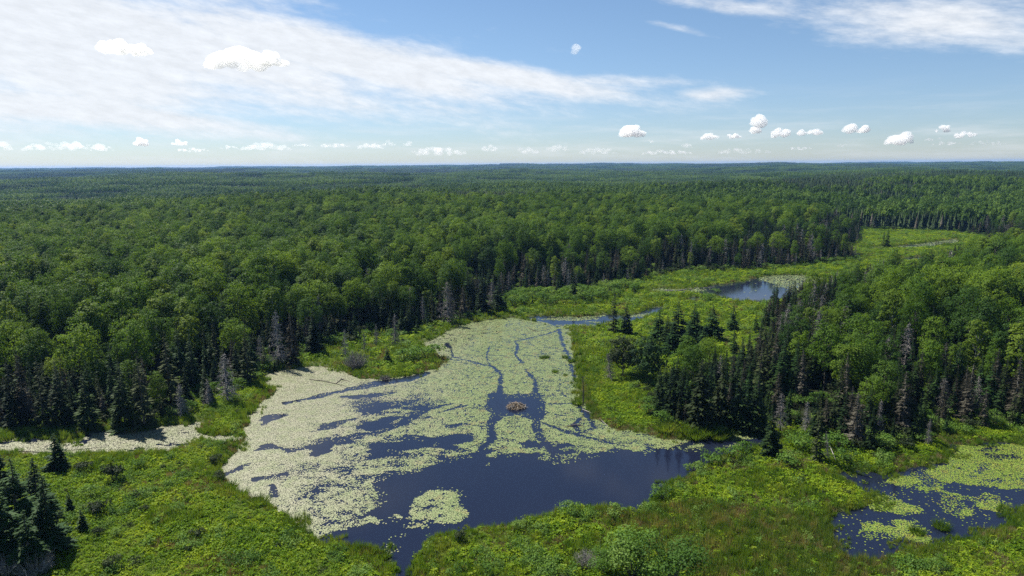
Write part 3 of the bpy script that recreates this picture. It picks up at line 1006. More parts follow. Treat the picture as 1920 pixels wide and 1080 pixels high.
# trees traced one by one: kind, base u, base v, top v, width factor, label
HAND = [
    ('thin', 1150, 626, 540, 0.95, 'tall thin grey-green spruce at the braided channel, taller of a pair of spruces'),
    ('spruce', 1174, 628, 568, 1.45, 'dense dark spruce at the braided channel, shorter and right of a pair'),
    ('dusky', 1168, 708, 626, 1.0, 'round dusky brown-green alder standing alone on the east meadow by the pond'),
    ('dead', 1145, 716, 664, 1.35, 'pale bare dead tree leaning against the dusky alder on the east shore'),
    ('pine', 1214, 718, 643, 1.0, 'wide bushy green pine on the east meadow right of the dusky alder'),
    ('young', 1234, 642, 582, 2.1, 'dark spruce at the left end of the spruce cluster on the east meadow'),
    ('spruce', 1270, 652, 566, 2.1, 'tallest broad dark spruce in the cluster on the east meadow'),
    ('young', 1301, 636, 571, 2.1, 'pointed dark spruce behind the tallest one in the east meadow cluster'),
    ('young', 1334, 638, 574, 2.3, 'dark spruce at the right end of the cluster on the east meadow'),
    ('young', 1260, 664, 610, 2.2, 'small dark spruce in front of the left part of the east meadow cluster'),
    ('young', 1292, 664, 606, 2.2, 'small dark spruce in front of the right part of the east meadow cluster'),
    ('young', 1312, 652, 613, 1.6, 'low spruce in the middle of the east meadow cluster'),
    ('spruce', 1250, 648, 592, 1.9, 'dark spruce filling the gap left of the tallest one in the east meadow cluster'),
    ('young', 1318, 668, 612, 1.9, 'bushy dark spruce in front of the right end of the east meadow cluster'),
    ('spruce', 1246, 758, 676, 1.1, 'dark spruce behind the left end of the dense grove by the creek'),
    ('spruce', 1268, 744, 664, 1.1, 'dark spruce at the back left of the dense grove by the creek'),
    ('young', 1374, 622, 571, 1.5, 'lone pointed spruce on the bright meadow right of the cluster'),
    ('young', 1376, 666, 610, 0.9, 'slim dark spruce in front of the lone pointed spruce on the bright meadow'),
    ('young', 1417, 626, 586, 1.0, 'slim spruce at the edge of the east woods by the bright meadow'),
    ('young', 1316, 682, 640, 1.0, 'slim spruce just below the east meadow cluster, to its right'),
    ('young', 1287, 700, 648, 1.1, 'slim dark spruce between the bushy pine and the broad olive spruce'),
    ('young', 1340, 690, 650, 0.8, 'thin young spruce on the meadow behind the broad olive spruce'),
    ('spruce', 1236, 782, 688, 1.1, 'narrow dark spruce at the left end of the dense grove by the creek'),
    ('spruce', 1256, 788, 688, 1.1, 'narrow dark spruce second from the left in the dense grove by the creek'),
    ('spruce', 1276, 790, 690, 1.1, 'narrow dark spruce left of the broad olive spruce in the grove'),
    ('broadspruce', 1312, 806, 676, 1.05, 'large broad olive spruce in the grove above the dark creek'),
    ('broadspruce', 1350, 800, 672, 0.8, 'broad dark spruce right behind the large olive one above the creek'),
    ('spruce', 1385, 806, 688, 1.4, 'dark spruce right of the two broad ones above the creek'),
    ('spruce', 1416, 812, 696, 1.4, 'dark spruce at the right end of the grove where the creek leaves the pond'),
    ('spruce', 1370, 760, 680, 0.9, 'spruce top showing between the broad ones and the grove behind the creek'),
    ('spruce', 1444, 859, 762, 1.35, 'lone dark spruce on the green bank where the creek bends'),
    ('dead', 1462, 812, 738, 1.1, 'small silver dead spruce just right of the lone bank spruce'),
    ('thin', 1530, 868, 745, 0.8, 'tall gaunt half-dead spruce standing in the wet sedge right of the creek bank'),
    ('dead', 1552, 868, 812, 0.6, 'short bare leaning trunk beside the gaunt half-dead spruce'),
    ('dying', 1602, 838, 738, 1.35, 'conical browned spruce, pale grey-brown, in front of the east woods'),
    ('spruce', 1630, 850, 766, 0.9, 'narrow dark green spruce beside the conical browned one'),
    ('dying', 1690, 822, 700, 1.1, 'wide brownish dying spruce in the middle of the east wood edge'),
    ('dead', 1738, 840, 788, 0.8, 'small grey dead spruce near the yellow-green pads'),
    ('dying', 1762, 795, 715, 0.9, 'slender grey-brown spruce above the yellow-green pads'),
    ('dying', 1812, 795, 690, 1.2, 'broad pale brown dying spruce above the yellow-green pads'),
    ('dead', 1880, 700, 620, 1.2, 'tall silver dead spruce rising from the east woods at the right border'),
    ('dying', 1900, 785, 672, 1.1, 'tall browned spruce at the right border, first row'),
    ('dying', 1500, 760, 660, 0.9, 'brownish spruce in the second row behind the gaunt one'),
    # left shore
    ('spruce', 30, 806, 672, 1.0, 'big dark spruce by the sedge channel at the left border'),
    ('dying', 52, 800, 660, 0.9, 'grey-brown spruce second from the left border behind the channel'),
    ('thin', 85, 806, 670, 1.1, 'thin brownish spruce behind the sedge channel, third from the left border'),
    ('spruce', 118, 804, 678, 1.2, 'dark pointed spruce behind the sedge channel with grassy bank in front'),
    ('spruce', 168, 806, 690, 1.2, 'dark wide spruce behind the middle of the sedge channel'),
    ('young', 196, 735, 642, 1.15, 'slender pointed spruce standing back in a green gap left of the pond'),
    ('spruce', 236, 806, 672, 1.25, 'dark spruce behind the sedge channel where the channel widens'),
    ('thin', 272, 804, 668, 1.3, 'round-topped olive spruce near the right end of the sedge channel'),
    ('thin', 322, 770, 622, 1.1, 'tall brown-tinged spruce at the corner of the left woods'),
    ('dead', 342, 785, 722, 1.2, 'low tangled grey dead tree at the corner of the left woods'),
    ('dead', 392, 764, 712, 1.2, 'tangled dead tree left of the open grey snag on the tongue of grass'),
    ('dead', 427, 756, 664, 1.4, 'open grey snag on the grassy tongue between channel and pond'),
    ('dead', 524, 690, 584, 1.0, 'left of two silver dead spruces at the edge of the left woods'),
    ('dying', 549, 686, 588, 1.1, 'right of two silver-grey spruces at the edge of the left woods'),
    ('spruce', 590, 664, 578, 1.3, 'dense dark spruce right of the two silver ones'),
    ('thin', 466, 722, 610, 1.1, 'brownish thin spruce left of the two silver spruces'),
    ('dead', 648, 672, 618, 0.9, 'small dead spruce at the left of the row on the grassy peninsula'),
    ('dead', 684, 664, 624, 0.8, 'smallest dead spruce on the grassy peninsula'),
    ('dead', 706, 650, 608, 0.9, 'small dead spruce, third along the row on the grassy peninsula'),
    ('dead', 742, 655, 590, 1.1, 'tallest dead spruce of the row on the grassy peninsula'),
    ('dead', 840, 608, 528, 1.5, 'large pale dead tree in the woods by the top of the pond'),
    ('young', 727, 682, 647, 1.3, 'small dark green spruce alone on the grassy peninsula'),
    ('dead', 694, 590, 508, 1.2, 'tall grey dead spruce in the woods behind the peninsula'),
    ('dying', 870, 598, 540, 1.2, 'grey-brown spruce at the shore near the top of the pond'),
    ('spruce', 905, 590, 505, 1.2, 'dark spruce at the wood corner where the pond narrows'),
    ('spruce', 935, 586, 512, 1.3, 'last dark spruce of the left woods beside the shrub thicket'),
    ('young', 998, 573, 550, 0.8, 'tiny pointed spruce among the shrubs above the pond'),
    ('spruce', 1076, 562, 508, 1.3, 'dark spruce at the right of the shrub thicket'),
    ('spruce', 1045, 557, 518, 1.2, 'dark spruce in the shrub thicket above the pond'),
    ('young', 1450, 566, 536, 1.5, 'lone small spruce at the near shore of the far pond'),
    ('thin', 1655, 466, 431, 1.0, 'left of two lone spruces on the far marsh'),
    ('spruce', 1663, 466, 430, 1.2, 'right of two lone spruces on the far marsh'),
    # lower left
    ('young', 108, 886, 815, 2.0, 'stout dark spruce on the near meadow just below the sedge channel'),
    ('young', 96, 1040, 900, 1.9, 'largest dark spruce of the clump at the lower left corner'),
    ('young', 74, 962, 862, 1.8, 'dark spruce at the back of the lower left clump, below the stout spruce'),
    ('young', 38, 1005, 862, 1.9, 'dark spruce in the middle of the lower left clump'),
    ('young', 5, 930, 838, 1.8, 'dark spruce cut by the left border at the back of the lower left clump'),
    ('young', 12, 1060, 905, 1.9, 'dark spruce cut by the left border in front of the lower left clump'),
    ('young', 156, 1000, 958, 1.8, 'small bushy spruce right of the largest one at the lower left'),
    ('young', -40, 1040, 880, 1.9, 'dark spruce beyond the left border of the clump'),
    ('young', 60, 1075, 960, 1.9, 'dark spruce at the foot of the lower left clump, by the bottom border'),
    ('young', 132, 965, 925, 1.7, 'small dark spruce squeezed behind the largest of the lower left clump'),
    ('twigs', 66, 1082, 1030, 1.0, 'bare grey bush under the lower left spruces'),
    ('twigs', 14, 1085, 1040, 1.0, 'bare grey bush in the lower left corner'),
    # shrubs
    ('twigs', 668, 692, 656, 1.15, 'grey leafless bush on the grassy peninsula'),
    ('twigs', 722, 712, 700, 1.6, 'low grey brush on the shore of the peninsula'),
    ('darkshrub', 216, 908, 872, 1.0, 'dark shrub in the middle of the near left meadow'),
    ('darkshrub', 155, 890, 868, 1.3, 'wide low shrub right of the stout spruce'),
    ('shrub', 262, 882, 862, 1.1, 'small green shrub behind the dark shrub of the near left meadow'),
    ('darkshrub', 186, 970, 944, 1.3, 'dark shrub right of the lower left clump'),
    ('darkshrub', 184, 1010, 992, 1.0, 'small dark shrub beside the small bushy spruce'),
    ('darkshrub', 272, 966, 952, 1.1, 'tiny dark shrub alone on the near left meadow'),
    ('darkshrub', 255, 938, 924, 1.4, 'low dark shrub in the centre of the near left meadow'),
    ('shrub', 220, 1010, 994, 1.3, 'green shrub at the bottom of the near left meadow'),
    ('darkshrub', 210, 1074, 1050, 1.2, 'dark shrub at the bottom border of the near left meadow'),
    ('darkshrub', 370, 1012, 996, 1.3, 'dark low shrub at the lower right of the near left meadow'),
    ('darkshrub', 352, 1040, 1028, 1.0, 'tiny dark shrub near the bottom border'),
    ('shrub', 168, 940, 916, 1.3, 'pale green leafy shrub on the near left meadow'),
    ('darkshrub', 404, 872, 856, 1.3, 'brownish shore shrub where the near meadow meets the pond'),
    ('darkshrub', 408, 902, 884, 1.2, 'second brownish shore shrub on the left shore'),
    ('darkshrub', 862, 1020, 998, 1.0, 'dark shrub on the shore right of the outlet'),
    ('bigshrub', 1185, 1090, 996, 1.15, 'large small-leaved shrub at the bottom border, left one of two'),
    ('bigshrub', 1262, 1100, 1005, 1.1, 'large small-leaved shrub at the bottom border, right one of two'),
    ('bigshrub', 1130, 1082, 1030, 1.2, 'leafy shrub left of the two large ones at the bottom border'),
    ('twigs', 1098, 1066, 1032, 1.1, 'bare twiggy bush at the bottom border, left of the large shrubs'),
    ('shrub', 1300, 882, 862, 1.4, 'pale green alder shrub at the tip of the creek bank'),
    ('shrub', 1332, 872, 845, 1.4, 'pale green alder shrub second along the creek bank'),
    ('shrub', 1366, 862, 836, 1.4, 'pale green alder shrub in the middle of the creek bank'),
    ('shrub', 1396, 852, 828, 1.3, 'pale green alder shrub left of the lone bank spruce'),
    ('shrub', 1480, 880, 850, 1.3, 'green shrub right of the lone bank spruce'),
    ('shrub', 1500, 846, 812, 1.3, 'bright shrub between the silver dead spruce and the gaunt one'),
    ('shrub', 1572, 846, 812, 1.3, 'bright shrub just behind the short bare trunk'),
    ('shrub', 1588, 872, 846, 1.2, 'green shrub under the conical browned spruce'),
    ('shrub', 1242, 940, 912, 1.2, 'pale shrub at the east corner of the open water'),
    ('shrub', 1070, 972, 946, 1.3, 'pale shrub on the near shore below the open water'),
    ('shrub', 1150, 976, 950, 1.2, 'round green shrub on the near shore left of the corner'),
    ('shrub', 975, 998, 976, 1.2, 'green shrub on the near shore right of the outlet'),
    ('shrub', 800, 672, 645, 1.6, 'bright green shrub at the tip of the grassy peninsula'),
    ('shrub', 765, 678, 650, 1.5, 'bright green shrub in the middle of the grassy peninsula'),
    ('shrub', 622, 650, 628, 1.3, 'pale shrub below the dense dark spruce'),
    ('shrub', 1345, 548, 540, 2.0, 'small shrub on the far pond shore'),
    ('shrub', 1330, 566, 550, 1.6, 'dense shrub below the far pond'),
]
for u, v, vt, wd, lab in [
    (1286, 815, 796, 1.6, 'leftmost pale grass tussock on the bank above the dark creek'), (1304, 822, 800, 1.5, 'pale grass tussock second from left above the dark creek'),
    (1326, 818, 797, 1.7, 'broad pale grass tussock under the large olive spruce'), (1345, 824, 806, 1.4, 'pale grass tussock at the water line of the dark creek'),
    (1362, 820, 803, 1.4, 'pale grass tussock right of the broad one above the creek'), (1250, 812, 792, 1.6, 'grass tussock on the point where pads meet the creek'),
    (1060, 671, 664, 1.5, 'topmost tiny grass tussock among the pads near the east shore'), (1024, 671, 664, 1.5, 'tiny reddish grass tussock in the pads left of the straight channel'),
    (1016, 672, 666, 1.3, 'tiny grass tussock left of the reddish one in the pads'), (1041, 698, 691, 1.4, 'tiny grass tussock in the middle of the eastern pads'),
    (1060, 704, 699, 1.3, 'tiny grass tussock close to the end of the straight channel'), (1079, 737, 729, 1.7, 'grass tussock in the pads left of the snag'),
    (1083, 757, 746, 1.8, 'grass tussock right at the foot of the bare snag'), (1072, 678, 669, 1.5, 'grass tussock beside the straight channel'),
    (428, 922, 908, 1.8, 'round grass tussock on the left shore of the pond'), (452, 930, 918, 1.8, 'grass tussock right of the round one on the left shore'),
    (486, 948, 932, 1.9, 'largest grass tussock jutting from the left shore'), (552, 982, 966, 1.7, 'grass tussock left of the dark bare branch by the outlet'),
    (560, 1008, 990, 1.7, 'grass tussock below the dark bare branch by the outlet'), (694, 1040, 1026, 1.6, 'grass tussock in the water left of the outlet'),
    (722, 1046, 1032, 1.5, 'grass tussock in the middle of the outlet mouth'), (670, 1036, 1022, 1.6, 'grass tussock at the bottom end of the pads by the outlet'),
    (1720, 1000, 986, 1.5, 'reedy tussock between the bright pads of the small east pond'), (1765, 990, 974, 1.6, 'reedy tussock near the right shore of the small east pond')]:
    HAND.append(('tussock', u, v, vt, wd, lab))
HANDXY = []
LIM = {'spruce': 0, 'young': 0}
for kind, u, v, vt, wd, lab in HAND:
    x, y = px(u, v)
    h = height_to(u, v, vt)
    HANDXY.append((x, y, h))
    lean = 0.12 if 'leaning' in lab else 0.0
    plant(kind, x, y, h, lab, wide=wd, lean=lean)
HANDXY = np.array(HANDXY)

# shrub thicket between the left woods and the far pond: every shrub a thing of its own
tk = 0
TH = W([(955, 562), (1000, 552), (1090, 550), (1200, 532), (1215, 545), (1130, 566), (1060, 574), (960, 580)])
for _ in range(900):
    x = random.uniform(TH[:, 0].min(), TH[:, 0].max())
    y = random.uniform(TH[:, 1].min(), TH[:, 1].max())
    if poly_sd(TH, [x], [y])[0] < 0 and tk < 70:
        if len(HANDXY) and np.hypot(HANDXY[:, 0] - x, HANDXY[:, 1] - y).min() < 2:
            continue
        HANDXY = np.vstack([HANDXY, (x, y, 2.5)])
        hh = random.uniform(2.2, 4.2)
        q = to_pix((x, y, 0))
        plant('shrub', x, y, hh, '%s green shrub in the %s %s of the thicket above the pond' % ('tall' if hh > 3.5 else 'middling' if hh > 2.8 else 'low',
              'front' if y < 172 else 'back' if y > 200 else 'middle', 'left' if q[0] < 1030 else 'right' if q[0] > 1120 else 'centre'), 'shrubs of the thicket above the pond', wide=1.1)
        tk += 1


# ------------------------------------------------------------------ scattering the woods
def jitter_grid(x0, x1, y0, y1, s):
    xs, ys = np.meshgrid(np.arange(x0, x1, s), np.arange(y0, y1, s))
    x = (xs + RNG.uniform(-.48, .48, xs.shape) * s).ravel()
    y = (ys + RNG.uniform(-.48, .48, ys.shape) * s).ravel()
    return x, y


def in_view(x, y, margin=0.10):
    return np.abs(x) < y * (0.75 + margin) + 18


def scatter(name, variants, P, rz, sc, idx, **props):
    """one object: instances of the listed meshes on the points P"""
    src = bpy.data.collections.new(name + '_shapes')
    for i, me in enumerate(variants):
        o = bpy.data.objects.new('%s_shape_%02d' % (name, i), me)
        src.objects.link(o)
    me = bpy.data.meshes.new(name)
    me.vertices.add(len(P))
    me.vertices.foreach_set('co', np.asarray(P, np.float32).ravel())
    for nm, ty, arr in (('rz', 'FLOAT', rz), ('idx', 'INT', idx)):
        a = me.attributes.new(nm, ty, 'POINT')
        a.data.foreach_set('value', np.asarray(arr, np.float32 if ty == 'FLOAT' else np.int32))
    a = me.attributes.new('sc', 'FLOAT_VECTOR', 'POINT')
    a.data.foreach_set('vector', np.asarray(sc, np.float32).ravel())
    o = link(name, me, **props)
    t = bpy.data.node_groups.new(name, 'GeometryNodeTree')
    t.interface.new_socket('Geometry', in_out='INPUT', socket_type='NodeSocketGeometry')
    t.interface.new_socket('Geometry', in_out='OUTPUT', socket_type='NodeSocketGeometry')
    gi, go = t.nodes.new('NodeGroupInput'), t.nodes.new('NodeGroupOutput')
    ci = t.nodes.new('GeometryNodeCollectionInfo')
    ci.inputs['Collection'].default_value = src
    ci.inputs['Separate Children'].default_value = True
    ci.inputs['Reset Children'].default_value = True
    iop = t.nodes.new('GeometryNodeInstanceOnPoints')
    t.links.new(gi.outputs[0], iop.inputs['Points'])
    t.links.new(ci.outputs[0], iop.inputs['Instance'])
    iop.inputs['Pick Instance'].default_value = True

    def named(nm, ty):
        n = t.nodes.new('GeometryNodeInputNamedAttribute')
        n.data_type = ty
        n.inputs[0].default_value = nm
        return n.outputs['Attribute']
    t.links.new(named('idx', 'INT'), iop.inputs['Instance Index'])
    cx = t.nodes.new('ShaderNodeCombineXYZ')
    t.links.new(named('rz', 'FLOAT'), cx.inputs[2])
    t.links.new(cx.outputs[0], iop.inputs['Rotation'])
    t.links.new(named('sc', 'FLOAT_VECTOR'), iop.inputs['Scale'])
    t.links.new(iop.outputs[0], go.inputs[0])
    md = o.modifiers.new('scatter', 'NODES')
    md.node_group = t
    return o


# forest kinds from place: returns arrays x, y, kind code (0 broadleaf, 1 spruce, 2 thin/dying, 3 dead)
GROVE = W([(1222, 790), (1460, 822), (1570, 850), (1575, 770), (1510, 705), (1450, 640), (1430, 605), (1380, 690), (1250, 715)])


def zone_codes(x, y, d, rng):
    """d = distance into the woods from the open wetland"""
    n = fbm(x, y, 45, 3, 61)
    n2 = fbm(x, y, 160, 3, 67)
    u = RNG.random(len(x))
    left = x < 0
    # width of the conifer fringe
    fringe = np.where(left, 14 + 18 * (fbm(x, y, 30, 2, 63) - .4), 19 + 14 * (n - .45))
    east = (x > 15) & (y < 135)
    fringe = np.where(east, 14 + 9 * sstep(-x + 60, 0, 30), fringe)
    far_conifer = sstep(n2 + 0.14 * sstep(rng, 520, 1000) - .03 * left, 0.50, 0.60) * sstep(rng, 190, 300)
    pcon = np.where(d < fringe, 0.90, np.where(x > 30, .24, 0.13) + 0.40 * sstep(n, .52, .7) + far_conifer * .85)
    grove = poly_sd(GROVE, x, y) < 0
    pcon = np.where(grove, .94, pcon)
    con = u < pcon
    u2 = RNG.random(len(x))
    sick = np.where(x > 48, 0.50, np.where(x > 30, .34, 0.26)) + np.where((rng > 170) & (x > -20) & (rng < 400), 0.20, 0)
    sick = np.where(d > fringe, 0.10, sick)
    sick = np.where(grove & (x < 38), 0.06, sick)
    code = np.where(con, np.where(u2 < sick, np.where(RNG.random(len(x)) < 0.82, 2, 3), 1), 0)
    return code


def near_woods():
    x, y = jitter_grid(-430, 450, 40, 520, 2.35)
    k = in_view(x, y) & (np.hypot(x, y) < 520)
    x, y = x[k], y[k]
    d = wet_sd(x, y)
    k = d > 0.4
    x, y, d = x[k], y[k], d[k]
    rng = np.hypot(x, y)
    code = zone_codes(x, y, d, rng)
    # thin out: broadleaf crowns need more room
    keep = np.where(code == 0, RNG.random(len(x)) < 0.44, RNG.random(len(x)) < np.where(x < -25, 0.52, 0.68))
    keep &= ~((d < 9) & (code == 0) & (RNG.random(len(x)) < 0.5))
    # a couple of green gaps
    gap = fbm(x, y, 14, 2, 88)
    keep &= ~((gap > np.where(x < 0, 0.68, 0.75)) & (d > 5) & (d < 40))
    for hx, hy, hh in HANDXY:
        keep &= np.hypot(x - hx, y - hy) > max(1.2, hh * 0.16)
    x, y, d, code, rng = x[keep], y[keep], d[keep], code[keep], rng[keep]
    # drop conifers standing inside broadleaf crowns, roughly by order
    return x, y, d, code, rng


NX, NY, ND, NC, NR = near_woods()
NZ = terrain(NX, NY) - 0.1
nn = len(NX)
NH = np.where(NC == 0, RNG.uniform(8.0, 16.0, nn), np.where(NC == 1, RNG.uniform(5.5, 12.0, nn), RNG.uniform(6, 11.5, nn)))
NH *= 0.86 + 0.32 * fbm(NX, NY, 38, 3, 301)
NH *= np.where(NC == 0, 0.80 + 0.30 * sstep(ND, 0, 35), 0.72 + 0.40 * sstep(ND, 0, 16))
# east wood: low young spruces towards the meadow
east = (NX > 15) & (NX < 50) & (NY < 150)
NH *= np.where(east & (NC > 0), 0.85, 1)
NW = np.where(NC == 0, RNG.uniform(0.58, 1.08, nn), RNG.uniform(0.80, 1.32, nn))
KIND = {0: ['broad'], 1: ['spruce', 'spruce', 'young'], 2: ['thin', 'dying'], 3: ['dead']}

# largest in view become individual trees
proj = np.zeros(nn)
for i in range(nn):
    q = to_pix((NX[i], NY[i], NZ[i] + NH[i]))
    if q and -20 < q[0] < 1940 and q[1] < 1090:
        proj[i] = NH[i] / NR[i]
hidden = np.zeros(nn, bool)
taken = np.zeros(nn, bool)
LOOK = {0: ('broadleaf tree', 'broadleaf trees'), 1: ('dark spruce', 'dark spruces'), 2: ('grey-brown spruce', 'grey-brown spruces'),
        3: ('dead spruce', 'dead spruces')}


def describe(i):
    """label and group from the look of a tree and the landmark it stands behind"""
    u, v = to_pix((NX[i], NY[i], NZ[i]))
    right = NX[i] > 14 and NY[i] < 205 and NX[i] > NY[i] * 0.24
    if right:
        place = ('above the dark creek' if u < 1500 else 'behind the gaunt spruce' if u < 1700 else 'above the yellow-green pads')
        wood = 'east woods'
    elif u < 960 and NY[i] < 260:
        place = ('near the left border' if u < 190 else 'behind the sedge channel' if u < 380 else
                 'behind the grassy tongue' if u < 560 else 'behind the grassy peninsula' if u < 830 else 'where the pond narrows')
        wood = 'left woods'
    else:
        place = ('behind the shrub thicket' if u < 1200 else 'behind the far pond' if u < 1500 else 'beside the far marsh')
        wood = 'far woods'
    depth = 'at the edge of' if ND[i] < 6 else 'just inside' if ND[i] < 14 else 'well inside' if ND[i] < 28 else 'deep in'
    size = ('tall ', 'middle-sized ', 'low ')[0 if NH[i] > (12.4 if NC[i] == 0 else 9.6) else 1 if NH[i] > (10.8 if NC[i] == 0 else 7.6) else 2]
    slim = 'slim ' if NW[i] < (0.74 if NC[i] == 0 else 0.98) else 'wide ' if NW[i] > (0.92 if NC[i] == 0 else 1.13) else ''
    lab = '%s%s%s %s the %s %s' % (size, slim, LOOK[NC[i]][0], depth, wood, place)
    return lab, '%s of the %s %s' % (LOOK[NC[i]][1], wood, place)


for code, kn, cap in ((0, 'broad', 300), (1, 'con', 250), (2, 'sick', 170), (3, 'dead', 60)):
    idx = np.where((NC == code) & (proj > 0))[0]
    idx = idx[np.argsort(-proj[idx])][:cap]
    for i in idx:
        taken[i] = True
        lab, grp = describe(i)
        plant(random.choice(KIND[code]), NX[i], NY[i], NH[i], lab, grp,
              wide=NW[i] * (1.0 if code == 0 else 1.05), z=NZ[i])

for code, nm, lab in ((0, 'broadleaf_woods', 'green broadleaf woods filling the middle distance'), (1, 'spruce_woods', 'dark spruces filling the middle distance'),
                      (2, 'browned_spruce_woods', 'grey-brown spruces filling the middle distance'), (3, 'dead_spruce_woods', 'bare dead spruces scattered in the middle distance')):
    k = (NC == code) & ~taken
    kinds = sorted(set(KIND[code]))
    ents = [e for q in kinds for e in LIB[q]]
    idx = RNG.integers(0, len(ents), k.sum())
    hs = np.array([e['h'] for e in ents])[idx]
    s = NH[k] / hs
    scatter(nm, [e['both'] for e in ents], np.stack([NX[k], NY[k], NZ[k]], 1), RNG.uniform(0, 6.28, k.sum()),
            np.stack([s * NW[k], s * NW[k], s], 1), idx, kind='stuff', label=lab)


def undergrowth():
    x, y = jitter_grid(-200, 400, 45, 520, 1.8)
    k = in_view(x, y, .06)
    x, y = x[k], y[k]
    d = wet_sd(x, y)
    r = np.hypot(x, y)
    n = fbm(x, y, 9, 3, 171)
    k = (d > -1.5) & (d < 45) & (RNG.random(len(x)) < np.where(n > .5, .8, .35)) & (water_sd(x, y) > .5)
    x, y = x[k], y[k]
    ents = LIB['shrub'] + LIB['darkshrub'][:2] + LIB['young']
    m = len(x)
    idx = RNG.choice(len(ents), m, p=np.array([3] * 4 + [3] * 2 + [1.2] * 4) / (18 + 4.8))
    hs = np.array([e['h'] for e in ents])[idx]
    h = np.where(hs > 3, RNG.uniform(1.5, 4, m), RNG.uniform(.9, 2.6, m))
    q = h / hs
    scatter('undergrowth', [e['both'] for e in ents], np.stack([x, y, terrain(x, y) - .05], 1), RNG.uniform(0, 6.28, m),
            np.stack([q * 1.2, q * 1.2, q], 1), idx, kind='stuff', label='shrubs and saplings growing under the trees of the wood edge')


undergrowth()


# ---- distance: simpler trees, then whole patches of canopy
def low_broad(g, x, y, z, h, r, rs, n=46, q=.52):
    v = rs.normal(size=(n, 3))
    v /= np.linalg.norm(v, axis=1, keepdims=True)
    v[:, 2] = np.abs(v[:, 2]) * 1.0 - 0.15
    lump = 0.8 + 0.35 * np.sin(v[:, 0] * 5 + x) * np.cos(v[:, 1] * 5 + y)
    C = np.array([x, y, z + h * 0.62]) + v * np.array([r, r, h * 0.38]) * lump[:, None]
    leaf_quads(g, C, v * 1.2 + np.array([0, 0, .3]), r * q, 0, 0.45)


def low_spruce(g, x, y, z, h, r, rs, slot=1, n=9):
    for k in range(n):
        t = k / n
        zz = z + h * (0.12 + 0.8 * t)
        rr = r * (1 - t) ** 0.8 + 0.15
        a = rs.uniform(0, 6.28)
        hh = h * 0.22
        A = np.array([a, a + 2.09, a + 4.19])
        ring = np.stack([x + np.cos(A) * rr, y + np.sin(A) * rr, np.full(3, zz) - 0.1 * h * rs.rand(3)], 1)
        top = np.array([[x, y, min(zz + hh, z + h)]])
        g.add(np.vstack([ring, top]), [(0, 1, 3), (1, 2, 3), (2, 0, 3)], slot)


def low_lib():
    out = {'b': [], 's': [], 'd': []}
    for i in range(5):
        rs = np.random.RandomState(700 + i)
        g = Geo()
        low_broad(g, 0, 0, 0, 12, 3.1, rs, 260, .30)
        out['b'].append(g.mesh('distant_broadleaf', [MAT['broad_far']]))
        g = Geo()
        low_spruce(g, 0, 0, 0, 11, 1.7, rs, 0, 14)
        out['s'].append(g.mesh('distant_spruce', [MAT['spruce']]))
        g = Geo()
        low_spruce(g, 0, 0, 0, 10, 1.4, rs, 0, 11)
        out['d'].append(g.mesh('distant_browned_spruce', [MAT['dying']]))
    return out


LOW = low_lib()


def mid_woods():
    x, y = jitter_grid(-900, 900, 300, 1150, 3.8)
    r = np.hypot(x, y)
    k = in_view(x, y, 0.08) & (r >= 520) & (r < 1150)
    x, y, r = x[k], y[k], r[k]
    d = wet_sd(x, y)
    k = d > 0
    x, y, r, d = x[k], y[k], r[k], d[k]
    c = zone_codes(x, y, d, r)
    z = terrain(x, y) - 0.2
    n = len(x)
    c = np.where(c == 3, 2, c)
    c = np.where((c == 2) & (RNG.random(n) < 0.8), 1, c)
    base = np.array([0, 5, 10])[c]
    idx = base + RNG.integers(0, 5, n)
    s = np.where(c == 0, RNG.uniform(0.6, 1.3, n), RNG.uniform(0.55, 1.15, n)) * (.8 + .45 * fbm(x, y, 60, 3, 303))
    w = s * np.where(c == 0, 0.86, 1.0)
    scatter('distant_woods', LOW['b'] + LOW['s'] + LOW['d'], np.stack([x, y, z], 1), RNG.uniform(0, 6.28, n),
            np.stack([w, w, s], 1), idx, kind='stuff', label='mixed forest stretching away beyond the ponds')
    return n


print('mid woods', mid_woods())


def patch_mesh(seed, pcon, S=60.0):
    rs = np.random.RandomState(seed)
    g = Geo()
    step = 4.1
    for ix in range(int(S / step)):
        for iy in range(int(S / step)):
            x = (ix + .5 + rs.uniform(-.45, .45)) * step - S / 2
            y = (iy + .5 + rs.uniform(-.45, .45)) * step - S / 2
            if rs.rand() < pcon:
                low_spruce(g, x, y, 0, rs.uniform(8, 15), rs.uniform(1.4, 2.2), rs, 1, 4)
            else:
                low_broad(g, x, y, 0, rs.uniform(9, 13.5), rs.uniform(2.0, 3.1), rs, 26, .45)
    return g.mesh('canopy_patch', [MAT['broad_far'], MAT['spruce']])


def far_woods():
    pats = [patch_mesh(800, 0.12), patch_mesh(801, 0.25), patch_mesh(802, 0.55), patch_mesh(803, 0.85)]
    x, y = jitter_grid(-8500, 8500, 900, 10800, 58.0)
    # small jitter only, so that patches tile
    r = np.hypot(x, y)
    k = (np.abs(x) < y * 0.80 + 60) & (r > 1125) & (r < 10800)
    x, y = x[k], y[k]
    z = terrain(x, y) - 0.5
    n = fbm(x, y, 520, 3, 68)
    f = np.clip((n - 0.38) / 0.22 + RNG.normal(0, .12, len(x)), 0, 0.999)
    idx = (f * 4).astype(int)
    m = len(x)
    sc = np.ones((m, 3))
    sc[:, 0] = sc[:, 1] = 1.12
    sc[:, 2] = RNG.uniform(0.9, 1.25, m)
    scatter('far_forest', pats, np.stack([x, y, z], 1), RNG.integers(0, 4, m) * math.pi / 2, sc, idx, kind='stuff',
            label='dark blue-green forest reaching the horizon')
    return m


print('far patches', far_woods())


